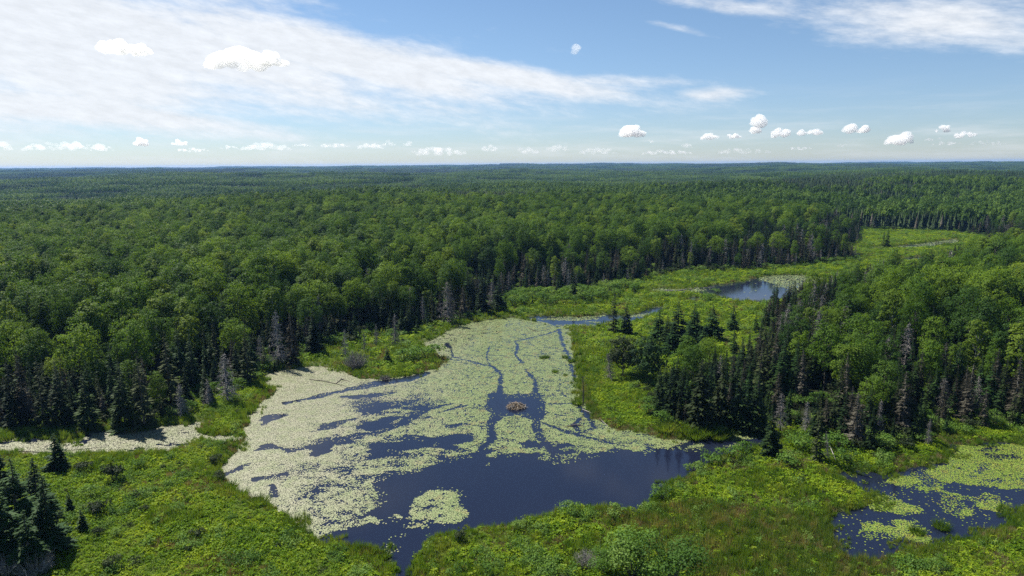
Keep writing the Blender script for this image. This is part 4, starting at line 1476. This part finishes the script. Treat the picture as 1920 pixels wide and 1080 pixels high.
# ------------------------------------------------------------------ meadow and sedge cover
def herb_tuft(seed, r=0.45, h=0.5, n=26, leaf=0.24, mat='herb'):
    rs = np.random.RandomState(seed)
    g = Geo()
    v = rs.normal(size=(n, 3))
    v /= np.linalg.norm(v, axis=1, keepdims=True)
    v[:, 2] = np.abs(v[:, 2])
    P = v * np.array([r, r, h]) * rs.uniform(.5, 1.1, (n, 1))
    leaf_quads(g, P, v + np.array([0, 0, .4]), leaf, 0, .45)
    return g.mesh('tuft', [MAT[mat]])


def grass_tuft(seed, h=0.75, n=26, mat='sedge', w=0.035, spread=0.42):
    rs = np.random.RandomState(seed)
    g = Geo()
    a = rs.uniform(0, 6.28, n)
    q = spread * np.sqrt(rs.rand(n))
    p0 = np.stack([np.cos(a) * q * .7, np.sin(a) * q * .7, -0.05 + 0 * a], 1)
    b = rs.uniform(0, 6.28, n)
    p1 = p0 + np.stack([np.cos(b) * .25 * h, np.sin(b) * .25 * h, h * rs.uniform(.6, 1.1, n)], 1)
    c = rs.uniform(0, 6.28, n)
    s = np.stack([np.cos(c), np.sin(c), 0 * c], 1) * w
    g.tris(p0 - s, p0 + s, p1)
    return g.mesh('tuft', [MAT[mat]])


TUFTS = [herb_tuft(900), herb_tuft(901, .55, .6, 30, .2), herb_tuft(902, .4, .35, 24, .26),           # 0-2 herbs
         grass_tuft(910), grass_tuft(911, .9, 28), grass_tuft(912, .6, 30),                            # 3-5 sedge
         herb_tuft(920, .7, .95, 60, .2, 'shrub'), herb_tuft(921, .6, .8, 50, .18, 'shrub'),           # 6-7 low leafy bushes
         grass_tuft(930, 1.2, 24, 'reed', .03, .5), grass_tuft(931, 1.0, 26, 'reed', .03, .5),         # 8-9 reeds
         herb_tuft(940, .65, .7, 50, .18, 'shrub_dark'), grass_tuft(950, .5, 34, 'straw', .03, .55)]                                               # 10 dark low bush


def ground_cover():
    for nm, y0, y1, s, r0, r1, lab in (('meadow_cover', 45, 175, 0.46, 45, 150, 'low herbs, sedges and reeds covering the near bog meadows'),
                                       ('far_meadow_cover', 100, 560, 1.15, 150, 600, 'grass and sedge covering the meadows round the farther ponds')):
        x, y = jitter_grid(-125, 420, y0, y1, s)
        r = np.hypot(x, y)
        k = in_view(x, y, 0.06) & (r >= r0) & (r < r1)
        x, y = x[k], y[k]
        fs = wet_sd(x, y)
        k = fs < 6
        x, y, fs = x[k], y[k], fs[k]
        w = water_sd(x, y)
        shelf = fbm(x, y, 2.2, 3, 121)
        k = (w > 0.05) | ((w > -1.6) & (shelf > np.where((x > 30) & (y < 100), .51, 0.66)) & (np.hypot(x, y) < 300))
        x, y, w, fs = x[k], y[k], w[k], fs[k]
        z = np.maximum(terrain(x, y, w, fs), -0.02)
        n = len(x)
        m = fbm(x, y, 7, 3, 131)
        dry = sstep(w + (fbm(x, y, 6, 3, 91) - 0.5) * 6, 0.2, 3.5)
        # the wet flat between the outlet and the east pond is reeds
        reedz = np.exp(-(((x - 30) / 17) ** 2 + ((y - 73) / 12) ** 2)) + np.exp(-(((x - 13.5) / 4) ** 2 + ((y - 112) / 26) ** 2)) * .9
        reedz = reedz + (fbm(x, y, 5, 2, 137) - .5) * .5
        u = RNG.random(n)
        idx = np.where(u < dry, RNG.integers(0, 3, n), RNG.integers(3, 6, n))
        bush = (fbm(x, y, 3.0, 3, 141) > 0.64) & (dry > .4)
        idx = np.where(bush & (RNG.random(n) < .6), RNG.integers(6, 8, n), idx)
        idx = np.where((fbm(x, y, 2.4, 2, 147) > 0.80) & (dry > .5) & (RNG.random(n) < .6), 10, idx)
        idx = np.where(reedz > .5, np.where(RNG.random(n) < .78, RNG.integers(8, 10, n), idx), idx)
        straw = fbm(x, y, 9, 3, 151) > .60
        tan = (fbm(x, y, 5, 3, 153) + .12 * (reedz > .5) + .10 * (w < 2.0)) > .64
        idx = np.where(tan & (RNG.random(n) < .42), 11, idx)
        idx = np.where(straw & (RNG.random(n) < .6), RNG.integers(3, 6, n), idx)
        idx = np.where(w < 0.05, RNG.integers(3, 6, n), idx)
        sz = RNG.uniform(.55, 1.4, n) * (0.6 + 0.75 * m) * (s / 0.50) ** 0.75
        sz = np.where(w < .05, sz * .7, sz)
        hz = sz * RNG.uniform(.8, 1.2, n) / (s / 0.5) ** 0.25
        scatter(nm, TUFTS, np.stack([x, y, z], 1), RNG.uniform(0, 6.28, n), np.stack([sz, sz, hz], 1), idx, kind='stuff', label=lab)
        print(nm, n)


ground_cover()


# ------------------------------------------------------------------ lily pads
def channel(pts, hw):
    P = W(pts)
    hw = hw if isinstance(hw, (list, tuple)) else [hw] * len(P)
    return np.hstack([P, np.array(hw)[:, None]])


OPEN_POLY = [
    W([(918, 752), (926, 741), (962, 745), (1000, 741), (1012, 756), (1011, 770), (1006, 784), (990, 780), (972, 774), (940, 776), (928, 782), (922, 768)]),
    W([(700, 905), (728, 884), (800, 888), (860, 884), (905, 872), (955, 848), (1010, 850), (1015, 866), (1060, 868), (1090, 858), (1130, 850), (1150, 836),
       (1190, 850), (1215, 840), (1250, 845), (1310, 838), (1500, 820), (1500, 900), (1240, 1000), (900, 1040), (790, 1140), (700, 1140), (735, 1040), (700, 1015),
       (775, 1000), (800, 990), (870, 968), (855, 925), (810, 918), (775, 935), (790, 952), (760, 968), (735, 950), (706, 925)]),
]
OPEN_LINES = [
    channel([(935, 745), (938, 722), (940, 700), (925, 688), (900, 683), (878, 676), (850, 670)], [.9, .6, .5, .45, .5, .4, .3]),
    channel([(850, 670), (846, 655), (838, 645)], [.3, .5, .8]),
    channel([(918, 686), (912, 668), (918, 650)], .25),
    channel([(998, 745), (1006, 728), (1003, 712), (990, 700), (985, 692)], [.9, .7, .5, .5, .3]),
    channel([(985, 684), (974, 674), (966, 666), (971, 650), (966, 640), (985, 636), (1020, 628), (1046, 620)], [.2, .35, .5, .45, .4, .35, .35, .5]),
    channel([(1048, 618), (1055, 645), (1066, 668), (1072, 692), (1080, 716)], [.6, .45, .45, .5, .5]),
    channel([(928, 782), (920, 800), (924, 822), (910, 836), (880, 856)], [1.0, .8, .9, .6, .4]),
    channel([(1006, 784), (1004, 802), (1018, 826), (1040, 848)], [.6, .9, .8, .9]),
    channel([(1008, 790), (1040, 802), (1070, 812), (1110, 822), (1150, 832)], [.4, .45, .7, .5, .5]),
    channel([(1012, 757), (1040, 758), (1075, 756), (1098, 756)], [.35, .4, .3, .3]),
    channel([(1014, 770), (1045, 778), (1065, 780)], [.3, .3, .15]),
    channel([(1080, 756), (1096, 772), (1108, 790), (1118, 806)], [.3, .8, .6, .3]),
    channel([(1086, 785), (1078, 798), (1088, 812)], [.5, .7, .4]),
    channel([(1050, 720), (1048, 736), (1062, 744)], .22),
    channel([(920, 768), (900, 766), (880, 764)], [.6, .25, .1]),
    # blue leads trending up to the right across the middle of the pond
    channel([(820, 775), (858, 764), (890, 757)], [.3, .6, .2]),
    channel([(710, 812), (760, 790), (800, 768), (845, 757)], [.6, 1.2, .9, .3]),
    channel([(590, 850), (625, 830), (665, 818), (710, 812)], [.8, 1.1, .7, .3]),
    channel([(584, 812), (620, 798), (665, 785), (690, 776)], [.5, 1.1, .8, .3]),
    channel([(730, 825), (775, 820), (830, 838), (870, 845)], [.5, 1.1, 1.0, .6]),
    channel([(840, 800), (870, 795), (905, 800)], [.6, .5, .3]),
    channel([(690, 860), (730, 848), (760, 852)], [.5, .8, .4]),
    channel([(800, 850), (845, 862), (880, 855), (915, 846)], [.5, .8, .8, .6]),
    channel([(535, 755), (580, 748), (640, 734), (700, 722), (760, 712), (800, 700)], [.5, .9, .9, 1.3, 1.3, .5]),
    channel([(640, 745), (700, 742), (740, 735)], [.6, 1.0, .5]),
    channel([(492, 796), (508, 782), (530, 778)], [.4, 1.2, .4]),
    channel([(478, 845), (510, 838), (535, 842)], [.4, .9, .3]),
    channel([(545, 845), (590, 840), (612, 848)], [.4, .9, .6]),
    channel([(415, 892), (440, 880), (462, 872)], [.5, .8, .4]),
    channel([(480, 900), (505, 895), (530, 890)], [.4, .7, .3]),
    channel([(513, 912), (512, 930)], [.5, .3]),
    channel([(700, 960), (735, 975), (770, 985)], [.3, .6, .5]),
]


def build_pads():
    def mk(name, P, spacing, cover, mat, lab, size=0.19, seed=1, sides=6):
        x, y = jitter_grid(P[:, 0].min(), P[:, 0].max(), P[:, 1].min(), P[:, 1].max(), spacing)
        k = poly_sd(P, x, y) < 0.9
        x, y = x[k], y[k]
        w = water_sd(x, y)
        k = w < 0.12
        x, y, w = x[k], y[k], w[k]
        k = RNG.random(len(x)) < cover(x, y, w)
        x, y = x[k], y[k]
        n = len(x)
        r = size * RNG.uniform(.65, 1.2, n)
        a0 = RNG.uniform(0, 6.28, n)
        el = RNG.uniform(.75, 1.0, n)
        V = np.empty((n, sides, 3), np.float32)
        z0 = 0.006 + RNG.random(n) * 0.03
        tx, ty = RNG.normal(0, .05, n), RNG.normal(0, .05, n)
        for i in range(sides):
            t = i / sides * 2 * np.pi
            dx, dy = r * math.cos(t), r * el * math.sin(t)
            if i == 0:
                dx = dx * 0.45    # the notch of the leaf
            X, Y = dx * np.cos(a0) - dy * np.sin(a0), dx * np.sin(a0) + dy * np.cos(a0)
            V[:, i, 0], V[:, i, 1] = x + X, y + Y
            V[:, i, 2] = z0 + tx * X + ty * Y + 0.012
        me = mesh_np(name, V.reshape(-1, 3), [(np.arange(n * sides).reshape(n, sides), 0)], [MAT[mat]])
        link(name, me, kind='stuff', label=lab)
        print(name, n)

    ISLE = W([(765, 990), (770, 950), (785, 930), (812, 916), (848, 920), (864, 945), (876, 966), (852, 980), (800, 990)])

    def cov_main(x, y, w):
        n = fbm(x * 0.55 + y * 0.16, y * 1.0 - x * 0.30, 5.5, 4, 201)
        fine = fbm(x, y, 0.8, 2, 203)
        sub = np.full(x.shape, 9.0)
        for k, P in enumerate(OPEN_POLY):
            sub = np.minimum(sub, poly_sd(P, x, y) - (1.0 if k == 0 else 0))
        sub = sub + (fbm(x, y, 2.6, 4, 205) - .5) * 2.2
        for k, L in enumerate(OPEN_LINES):
            amp = 0.9 if k < 17 else 2.6
            sub = np.minimum(sub, line_sd(L, x, y) + (.2 if k < 17 else 0) + (fbm(x, y, 1.0 if k < 17 else 2.4, 4, 206) - .5) * amp)
        sub = sub + (fbm(x, y, .6, 2, 207) - .5) * .35
        c = sstep(n, 0.36, 0.45)
        c = np.maximum(c, .95 * sstep(y + (n - .5) * 30, 116, 126))
        isl = poly_sd(ISLE, x, y) + (fbm(x, y, 1.6, 3, 215) - .5) * 1.6
        # sparser towards the dark open water
        c = c * (0.80 + 0.2 * sstep(fine, .3, .6))
        edge = sstep(sub, -0.05, 0.35)
        loose = ((sub < 0) & (sub > -1.2)) * 0.07 * (fbm(x, y, 2.4, 2, 209) > .5)
        west = sstep(-x + (n - .5) * 20, 24, 38)
        speck = 1 - .75 * sstep(fbm(x * .7, y, 1.3, 3, 213), .52, .64) * (1 - west * .8) * sstep(y, 125, 95)
        crack = sstep(np.abs(fbm(x * .8, y, 5.5, 4, 217) - .5), .002, .014)
        crack2 = sstep(np.abs(fbm(x, y * .8, 3.2, 3, 219) - .47), .001, .012)
        speck = speck * (1 - (1 - west * .7) * (1 - crack * crack2) * .8) * (1 - .55 * (1 - west) * sstep(fbm(x, y, .9, 2, 223), .62, .72))
        return np.clip(np.maximum(c, west) * speck * edge * (1 + .3 * west) + loose + .85 * sstep(-isl, -.1, .3) * sstep(fine, .25, .5), 0, 1)

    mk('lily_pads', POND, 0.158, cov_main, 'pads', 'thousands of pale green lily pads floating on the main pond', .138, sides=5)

    def cov_ch(x, y, w):
        return 0.93 * sstep(fbm(x * .5, y, 2.0, 3, 211), .30, .38)
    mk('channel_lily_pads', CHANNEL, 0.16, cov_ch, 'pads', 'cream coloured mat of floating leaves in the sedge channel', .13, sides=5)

    def cov_br(x, y, w):
        return 0.8 * sstep(fbm(x * .5, y, 4.0, 3, 221), .53, .62)
    mk('braided_channel_lily_pads', BRAID, 0.38, cov_br, 'pads', 'pale lily pads in the braided channel above the main pond', .24)

    def cov_far(x, y, w):
        sd = np.minimum(poly_sd(W([(1425, 505), (1560, 510), (1560, 545), (1520, 560), (1490, 545), (1450, 530), (1400, 520)]), x, y),
                        poly_sd(W([(1190, 540), (1300, 540), (1330, 536), (1300, 548), (1230, 552)]), x, y))
        n = fbm(x * .4, y, 8, 3, 231)
        return np.clip(0.85 * sstep(-sd + (n - .5) * 14, -1, 2), 0.015, .9)
    mk('far_pond_lily_pads', FARPOND, 0.62, cov_far, 'pads', 'pale lily pads at the ends of the far pond', .40, sides=5)
    mk('far_marsh_lily_pads', MARSH1, 0.9, lambda x, y, w: 0.9 * sstep(fbm(x * .3, y, 9, 3, 241), .3, .45), 'pads', 'pale floating leaves on the far marsh', .5, sides=5)
    ICE = [W([(1615, 978), (1640, 975), (1690, 990), (1700, 1005), (1672, 1016), (1610, 1006)]), W([(1670, 975), (1720, 975), (1745, 1000), (1738, 1018), (1700, 1012), (1680, 1000)]),
           W([(1618, 930), (1660, 930), (1700, 940), (1742, 958), (1700, 966), (1640, 960)]), W([(1760, 920), (1795, 925), (1830, 960), (1800, 972), (1762, 960)]),
           W([(1810, 930), (1850, 925), (1900, 945), (1890, 960), (1830, 955)]), W([(1660, 905), (1700, 890), (1770, 870), (1790, 835), (2050, 830), (2060, 925), (1920, 920), (1850, 915), (1790, 905), (1740, 925), (1690, 915)])]

    def cov_e(x, y, w):
        s = np.full(x.shape, 9.0)
        for P in ICE:
            s = np.minimum(s, poly_sd(P, x, y))
        s = s + (fbm(x, y, 1.8, 3, 251) - .5) * 1.8
        n = fbm(x * .7, y, 2.6, 3, 253)
        return np.clip(sstep(-s, -.2, .3) * (.30 + .70 * sstep(n, .36, .46)), 0, .95) + 0.03
    mk('east_pond_lily_pads', EASTPOND, 0.17, cov_e, 'pads_bright', 'bright yellow-green lily pads on the small pond at the lower right', .12, sides=5)


build_pads()


# ------------------------------------------------------------------ beaver lodge
def build_lodge():
    u, v = 968, 764
    x, y = px(u, v)
    root = bpy.data.objects.new('beaver_lodge', None)
    COL.objects.link(root)
    root.location = (x, y, 0)
    root.scale = (0.88, 0.88, 0.88)
    root['label'] = 'brown dome of piled sticks in the open pool of the pond'
    root['category'] = 'beaver lodge'
    rs = np.random.RandomState(5)
    g = Geo()
    nr, na = 7, 22
    V = [(0, 0, 0.95)]
    for i in range(1, nr + 1):
        t = i / nr
        for k in range(na):
            a = k / na * 6.283
            rr = t * (1.0 + .16 * math.sin(3 * a) + rs.uniform(-.05, .05))
            V.append((rr * 1.95 * math.cos(a), rr * 1.55 * math.sin(a), 0.95 * math.cos(t * 1.62) + rs.uniform(-.05, .05)))
    fs4, fs3 = [], []
    for k in range(na):
        fs3.append((0, 1 + k, 1 + (k + 1) % na))
    for i in range(nr - 1):
        for k in range(na):
            b = 1 + i * na
            fs4.append((b + k, b + na + k, b + na + (k + 1) % na, b + (k + 1) % na))
    me = mesh_np('mud_mound', V, [(fs3, 0), (fs4, 0)], [wood_mat('lodge_mud', (0.05, 0.038, 0.028), (0.11, 0.085, 0.06), 6)])
    link('mud_mound', me, root)
    mats = [wood_mat('peeled_sticks', (0.20, 0.15, 0.095), (0.38, 0.30, 0.20), 4), wood_mat('bark_sticks', (0.09, 0.065, 0.042), (0.19, 0.14, 0.09), 4),
            MAT['dead']]
    sticks = []
    for q in range(6):
        g = Geo()
        L = [1.0, 1.4, .8, 1.2, .9, 1.6][q]
        g.tube([(-L / 2, 0, 0), (0, .04, .05), (L / 2, -.03, 0)], [.045, .04, .022], 5)
        sticks.append(g.mesh('stick', [mats[q % 3]], True))
    for i in range(190):
        a = rs.uniform(0, 6.283)
        t = math.sqrt(rs.rand()) * 1.03
        X, Y = t * 1.95 * math.cos(a), t * 1.55 * math.sin(a)
        Z = 0.95 * math.cos(min(t, 1) * 1.5) + rs.uniform(0.0, .16)
        o = link('stick', sticks[rs.randint(6)], root)
        o.location = (X, Y, Z)
        slope = -math.atan(0.9 * t)
        if rs.rand() < 0.45:
            o.rotation_euler = (rs.uniform(-.3, .3), -slope * rs.uniform(.6, 1.1), a)
        else:
            o.rotation_euler = (rs.uniform(-.3, .3), rs.uniform(-.35, .35), rs.uniform(0, 6.28))


build_lodge()


# ------------------------------------------------------------------ fallen wood, snags standing in the pond
def log(pts, r0, label, name='fallen_log', cat='log', branches=(), mat='dead_dark', z=0.06):
    root = bpy.data.objects.new(name, None)
    COL.objects.link(root)
    P = [px(u, v) for u, v in pts]
    ox, oy = P[0]
    root.location = (ox, oy, 0)
    root['label'] = label
    root['category'] = cat
    n = len(P)
    g = Geo()
    g.tube([(p[0] - ox, p[1] - oy, z + 0.12 * math.sin(i * 1.7)) for i, p in enumerate(P)], [r0 * (1 - .6 * i / (n - 1)) for i in range(n)], 6)
    link('trunk', g.mesh('trunk', [MAT[mat]], True), root)
    for (t, dx, dy, dz) in branches:
        i = min(int(t * (n - 1)), n - 2)
        f = t * (n - 1) - i
        a = np.array([P[i][0] + (P[i + 1][0] - P[i][0]) * f - ox, P[i][1] + (P[i + 1][1] - P[i][1]) * f - oy, z])
        b = a + np.array([dx, dy, dz])
        g = Geo()
        g.tube([a, (a + b) / 2 + (0, 0, .06), b], [r0 * .5, r0 * .35, r0 * .12], 4)
        link('branch', g.mesh('branch', [MAT[mat]], True), root)
    return root


log([(535, 990), (556, 984), (572, 975), (592, 974)], .13, 'dark bare branch reaching from the left shore into the pond by the outlet', branches=[(.66, -.3, 1.0, 1.2), (.5, .8, .3, .2), (.8, -.2, .7, .5)])
log([(1092, 768), (1118, 780), (1140, 800)], .10, 'pale fallen log along the east shore below the standing snag', mat='dead', branches=[(.4, .5, -.8, .1), (.7, -.6, -.3, .1)])
log([(1106, 594), (1122, 586), (1140, 574), (1148, 570)], .16, 'dark fallen trunk crossing the braided channel', branches=[(.5, .6, 1.0, .6), (.7, -.8, .6, .5)])
log([(580, 712), (610, 716), (650, 725)], .10, 'dark sunken log along the inner corner of the pond', branches=[(.3, .6, .8, .4), (.6, -.5, .5, .3), (.8, .4, -.6, .1)])
log([(630, 720), (640, 712), (656, 716)], .11, 'dark tangle of wood left of the peninsula shore', branches=[(.3, .6, .8, .6), (.6, -.9, .5, .5), (.5, 1.1, -.2, .3)])
log([(990, 615), (1000, 620), (1012, 622)], .09, 'short dark stick in the upper pond', branches=[(.5, -.8, 1.2, .2), (.6, .3, .9, .3)])
log([(1064, 800), (1080, 798), (1096, 800)], .12, 'dark branchy wood in the pads below the east shore', branches=[(.3, .6, .8, .6), (.6, -.9, .5, .5), (.5, 1.1, -.9, .3), (.7, .3, 1.2, .4)])
log([(20, 846), (90, 850), (200, 838)], .07, 'thin dark stick lying along the sedge channel')
log([(1240, 545), (1270, 546), (1300, 541), (1340, 538)], .25, 'grey mud and log bar at the left of the far pond', mat='dead', branches=[(.4, 1, .8, .4), (.7, -1, .8, .3)])
log([(1558, 905), (1580, 915), (1610, 918)], .08, 'dark sunken log in the wet sedge left of the east pond')
log([(1540, 826), (1556, 850), (1566, 872)], .09, 'pale leaning dead trunk fallen beside the gaunt spruce', mat='dead', z=0.9)


def snag():
    x, y = px(1093, 760)
    h = height_to(1093, 760, 704)
    root = bpy.data.objects.new('dead_tree', None)
    COL.objects.link(root)
    root.location = (x, y, 0)
    root['label'] = 'single bare dark snag with forked top at the edge of the east shore'
    root['category'] = 'dead tree'
    g = Geo()
    g.tube([(0, 0, -.3), (.08, 0, h * .4), (-.05, 0, h * .75), (-.15, 0, h)], [.13, .10, .08, .04], 6)
    link('trunk', g.mesh('trunk', [MAT['dead_dark']], True), root)
    for z0, dx, dy, dz in ((.62, .9, .2, .5), (.75, -.8, .3, .9), (.8, .7, -.3, .9), (.5, 1.0, 0, -.5), (.9, .5, .3, .5), (.9, -.6, 0, .3), (.45, -.7, .2, .3)):
        g = Geo()
        a = np.array([0, 0, h * z0])
        b = a + (dx, dy, dz)
        g.tube([a, (a + b) / 2 + (0, 0, .1), b], [.04, .03, .012], 4)
        g.ribbons([(a + b) / 2, (a + b) / 2], [b + (.1, .2, .3), b + (.1, -.3, -.1)], .012)
        link('branch', g.mesh('branch', [MAT['dead_dark']]), root)


snag()


# ------------------------------------------------------------------ cumulus clouds, far beyond the haze
def cloud_mat(name, dens):
    m, g = new_mat(name)
    v = g.n('ShaderNodeVolumeScatter')
    v.inputs['Color'].default_value = (0.97, 0.98, 1, 1)
    v.inputs['Density'].default_value = dens
    v.inputs['Anisotropy'].default_value = 0.4
    o = g.n('ShaderNodeOutputMaterial')
    g.put(o.inputs['Volume'], v.outputs[0])
    return m


def ico(level=2):
    import bmesh
    bm = bmesh.new()
    bmesh.ops.create_icosphere(bm, subdivisions=level, radius=1)
    V = np.array([v.co[:] for v in bm.verts])
    Fc = np.array([[v.index for v in f.verts] for f in bm.faces])
    bm.free()
    return V, Fc


ICO = ico(3)
CLOUDMAT = {}


def cmat(size, far):
    k = round(math.log(size) * 2)
    if (k, far) not in CLOUDMAT:
        CLOUDMAT[(k, far)] = cloud_mat('pale_cloud' if far else 'sunlit_cloud', (0.30 if far else 1.5) / math.exp(k / 2))
    return CLOUDMAT[(k, far)]


def cloud(u, v, w, h, label, seed, far=0, group=None):
    rs = np.random.RandomState(seed)
    d = pix_dir(u, v)
    base = 1300.0
    dist = (base - H_CAM) / max(d.z, .012)
    dist = min(dist, 60000)
    P = Vector((0, 0, H_CAM)) + d * dist
    k = dist / FPX
    Wd, Ht = w * k / 2, h * k / 2
    g = Geo()
    nb = max(9, min(44, int(w / 2.0)))
    for i in range(nb):
        t = rs.uniform(-1, 1)
        env = math.sqrt(max(0.05, 1 - t * t))
        s = Ht * rs.uniform(.30, .62) * (0.45 + .55 * env)
        c = np.array([t * (Wd - s * .6), rs.uniform(-.5, .5) * Wd * .6, Ht * (-.55 + rs.uniform(0, 1.15) * env) + s * .2])
        V = ICO[0].copy()
        nz = 1 + 0.55 * (fbm(V[:, 0] * 2 + V[:, 2] * 1.7 + i * 9, V[:, 1] * 2 - V[:, 2] * 1.3, 1.0, 4, seed + i) - .5) * 2
        V = V * nz[:, None] * s * np.array([1.25, 1.25, .85]) + c
        V[:, 2] = np.where(V[:, 2] < -Ht * .7, -Ht * .7 + (V[:, 2] + Ht * .7) * .25, V[:, 2])
        g.add(V, ICO[1], 0)
    o = link('cloud', g.mesh('cloud', [cmat(Ht, far)], True), label=label, category='cloud')
    rm = o.modifiers.new('one_skin', 'REMESH')
    rm.mode = 'VOXEL'
    rm.voxel_size = Ht / 7
    rm.use_smooth_shade = True
    if group:
        o['group'] = group
    o.location = P
    o.rotation_euler = (0, 0, -math.atan2(d.x, d.y))


cl = [(237, 90, 84, 26, 'small bright puffy cloud in front of the upper left cirrus', 0),
      (448, 114, 105, 44, 'larger bright puffy cloud in front of the cirrus, left of centre', 0),
      (512, 112, 48, 30, 'ragged puff joined to the right side of the larger bright cloud', 0),
      (1080, 95, 18, 20, 'tiny lone puff high above the middle of the horizon', 1),
      (1186, 247, 46, 28, 'bright round cumulus just right of the middle above the horizon', 0),
      (1421, 229, 34, 28, 'tallest tower-shaped cumulus on the right, upper half', 0),
      (1417, 245, 24, 16, 'lower part of the tower-shaped cumulus on the right', 0),
      (1330, 257, 34, 16, 'small cumulus left of the tower-shaped one', 0),
      (1376, 255, 26, 12, 'small puff just left of the tower-shaped cumulus', 0),
      (1464, 250, 34, 22, 'slanting cumulus just right of the tower-shaped one', 0),
      (1503, 248, 18, 16, 'left of a pair of small cumulus on the right', 0),
      (1530, 247, 28, 16, 'right of a pair of small cumulus on the right', 0),
      (1596, 243, 28, 18, 'left half of a twin cumulus toward the right', 0),
      (1619, 243, 22, 14, 'right half of a twin cumulus toward the right', 0),
      (1686, 261, 40, 26, 'broad round cumulus low on the far right', 0),
      (1768, 242, 20, 14, 'topmost small puff on the far right', 0),
      (1752, 261, 26, 8, 'flat little cloud below the topmost puff on the far right', 1),
      (1810, 254, 34, 12, 'flat cumulus second from the right border', 0),
      (1852, 268, 46, 9, 'long faint cloud at the right border', 1),
      (1775, 269, 40, 8, 'faint flat cloud low on the far right', 1),
      (265, 268, 30, 16, 'small puff low on the left', 0), (337, 268, 26, 12, 'small puff low on the left, right of another', 0),
      (120, 276, 110, 18, 'long low cloud bank near the left border', 1), (190, 277, 34, 14, 'end puff of the long low bank near the left border', 1),
      (500, 276, 88, 18, 'long low cloud bank left of centre', 1), (566, 273, 36, 8, 'thin low cloud right of the left-centre bank', 1),
      (630, 273, 60, 9, 'thin flat low cloud left of centre', 1), (695, 275, 50, 14, 'low cloud just left of the middle', 1), (727, 269, 28, 12, 'small puff on top of the low cloud left of the middle', 1),
      (765, 270, 20, 10, 'tiny puff at the left end of the central bank', 1), (822, 285, 110, 18, 'wide faint cloud bank at the centre above the horizon', 1),
      (917, 279, 34, 14, 'small faint cloud right of the central bank', 1), (988, 283, 44, 16, 'faint cloud above the middle of the horizon', 1),
      (1045, 279, 44, 16, 'faint cloud right of the middle of the horizon', 1), (1120, 284, 70, 14, 'wide faint cloud below the bright round cumulus', 1),
      (1216, 265, 20, 7, 'tiny flat cloud under the bright round cumulus', 1), (1288, 274, 20, 12, 'tiny puff left of the small cumulus', 1),
      (1250, 286, 90, 12, 'faint low bank under the small cumulus', 1), (1395, 284, 90, 14, 'faint low bank under the tower-shaped cumulus', 1),
      (1500, 279, 50, 8, 'faint low streak under the pair of small cumulus', 1), (1580, 273, 18, 7, 'tiny faint puff under the twin cumulus', 1),
      (5, 276, 26, 14, 'faint puff cut by the left border', 1), (430, 277, 30, 8, 'faint small cloud left of the left-centre bank', 1),
      (360, 282, 60, 8, 'faint streak between the low puffs and the left-centre bank', 1)]
for i, (u, v, w, h, lab, far) in enumerate(cl):
    cloud(u, v, w, h, lab, 1000 + i * 31, far)
print('done')
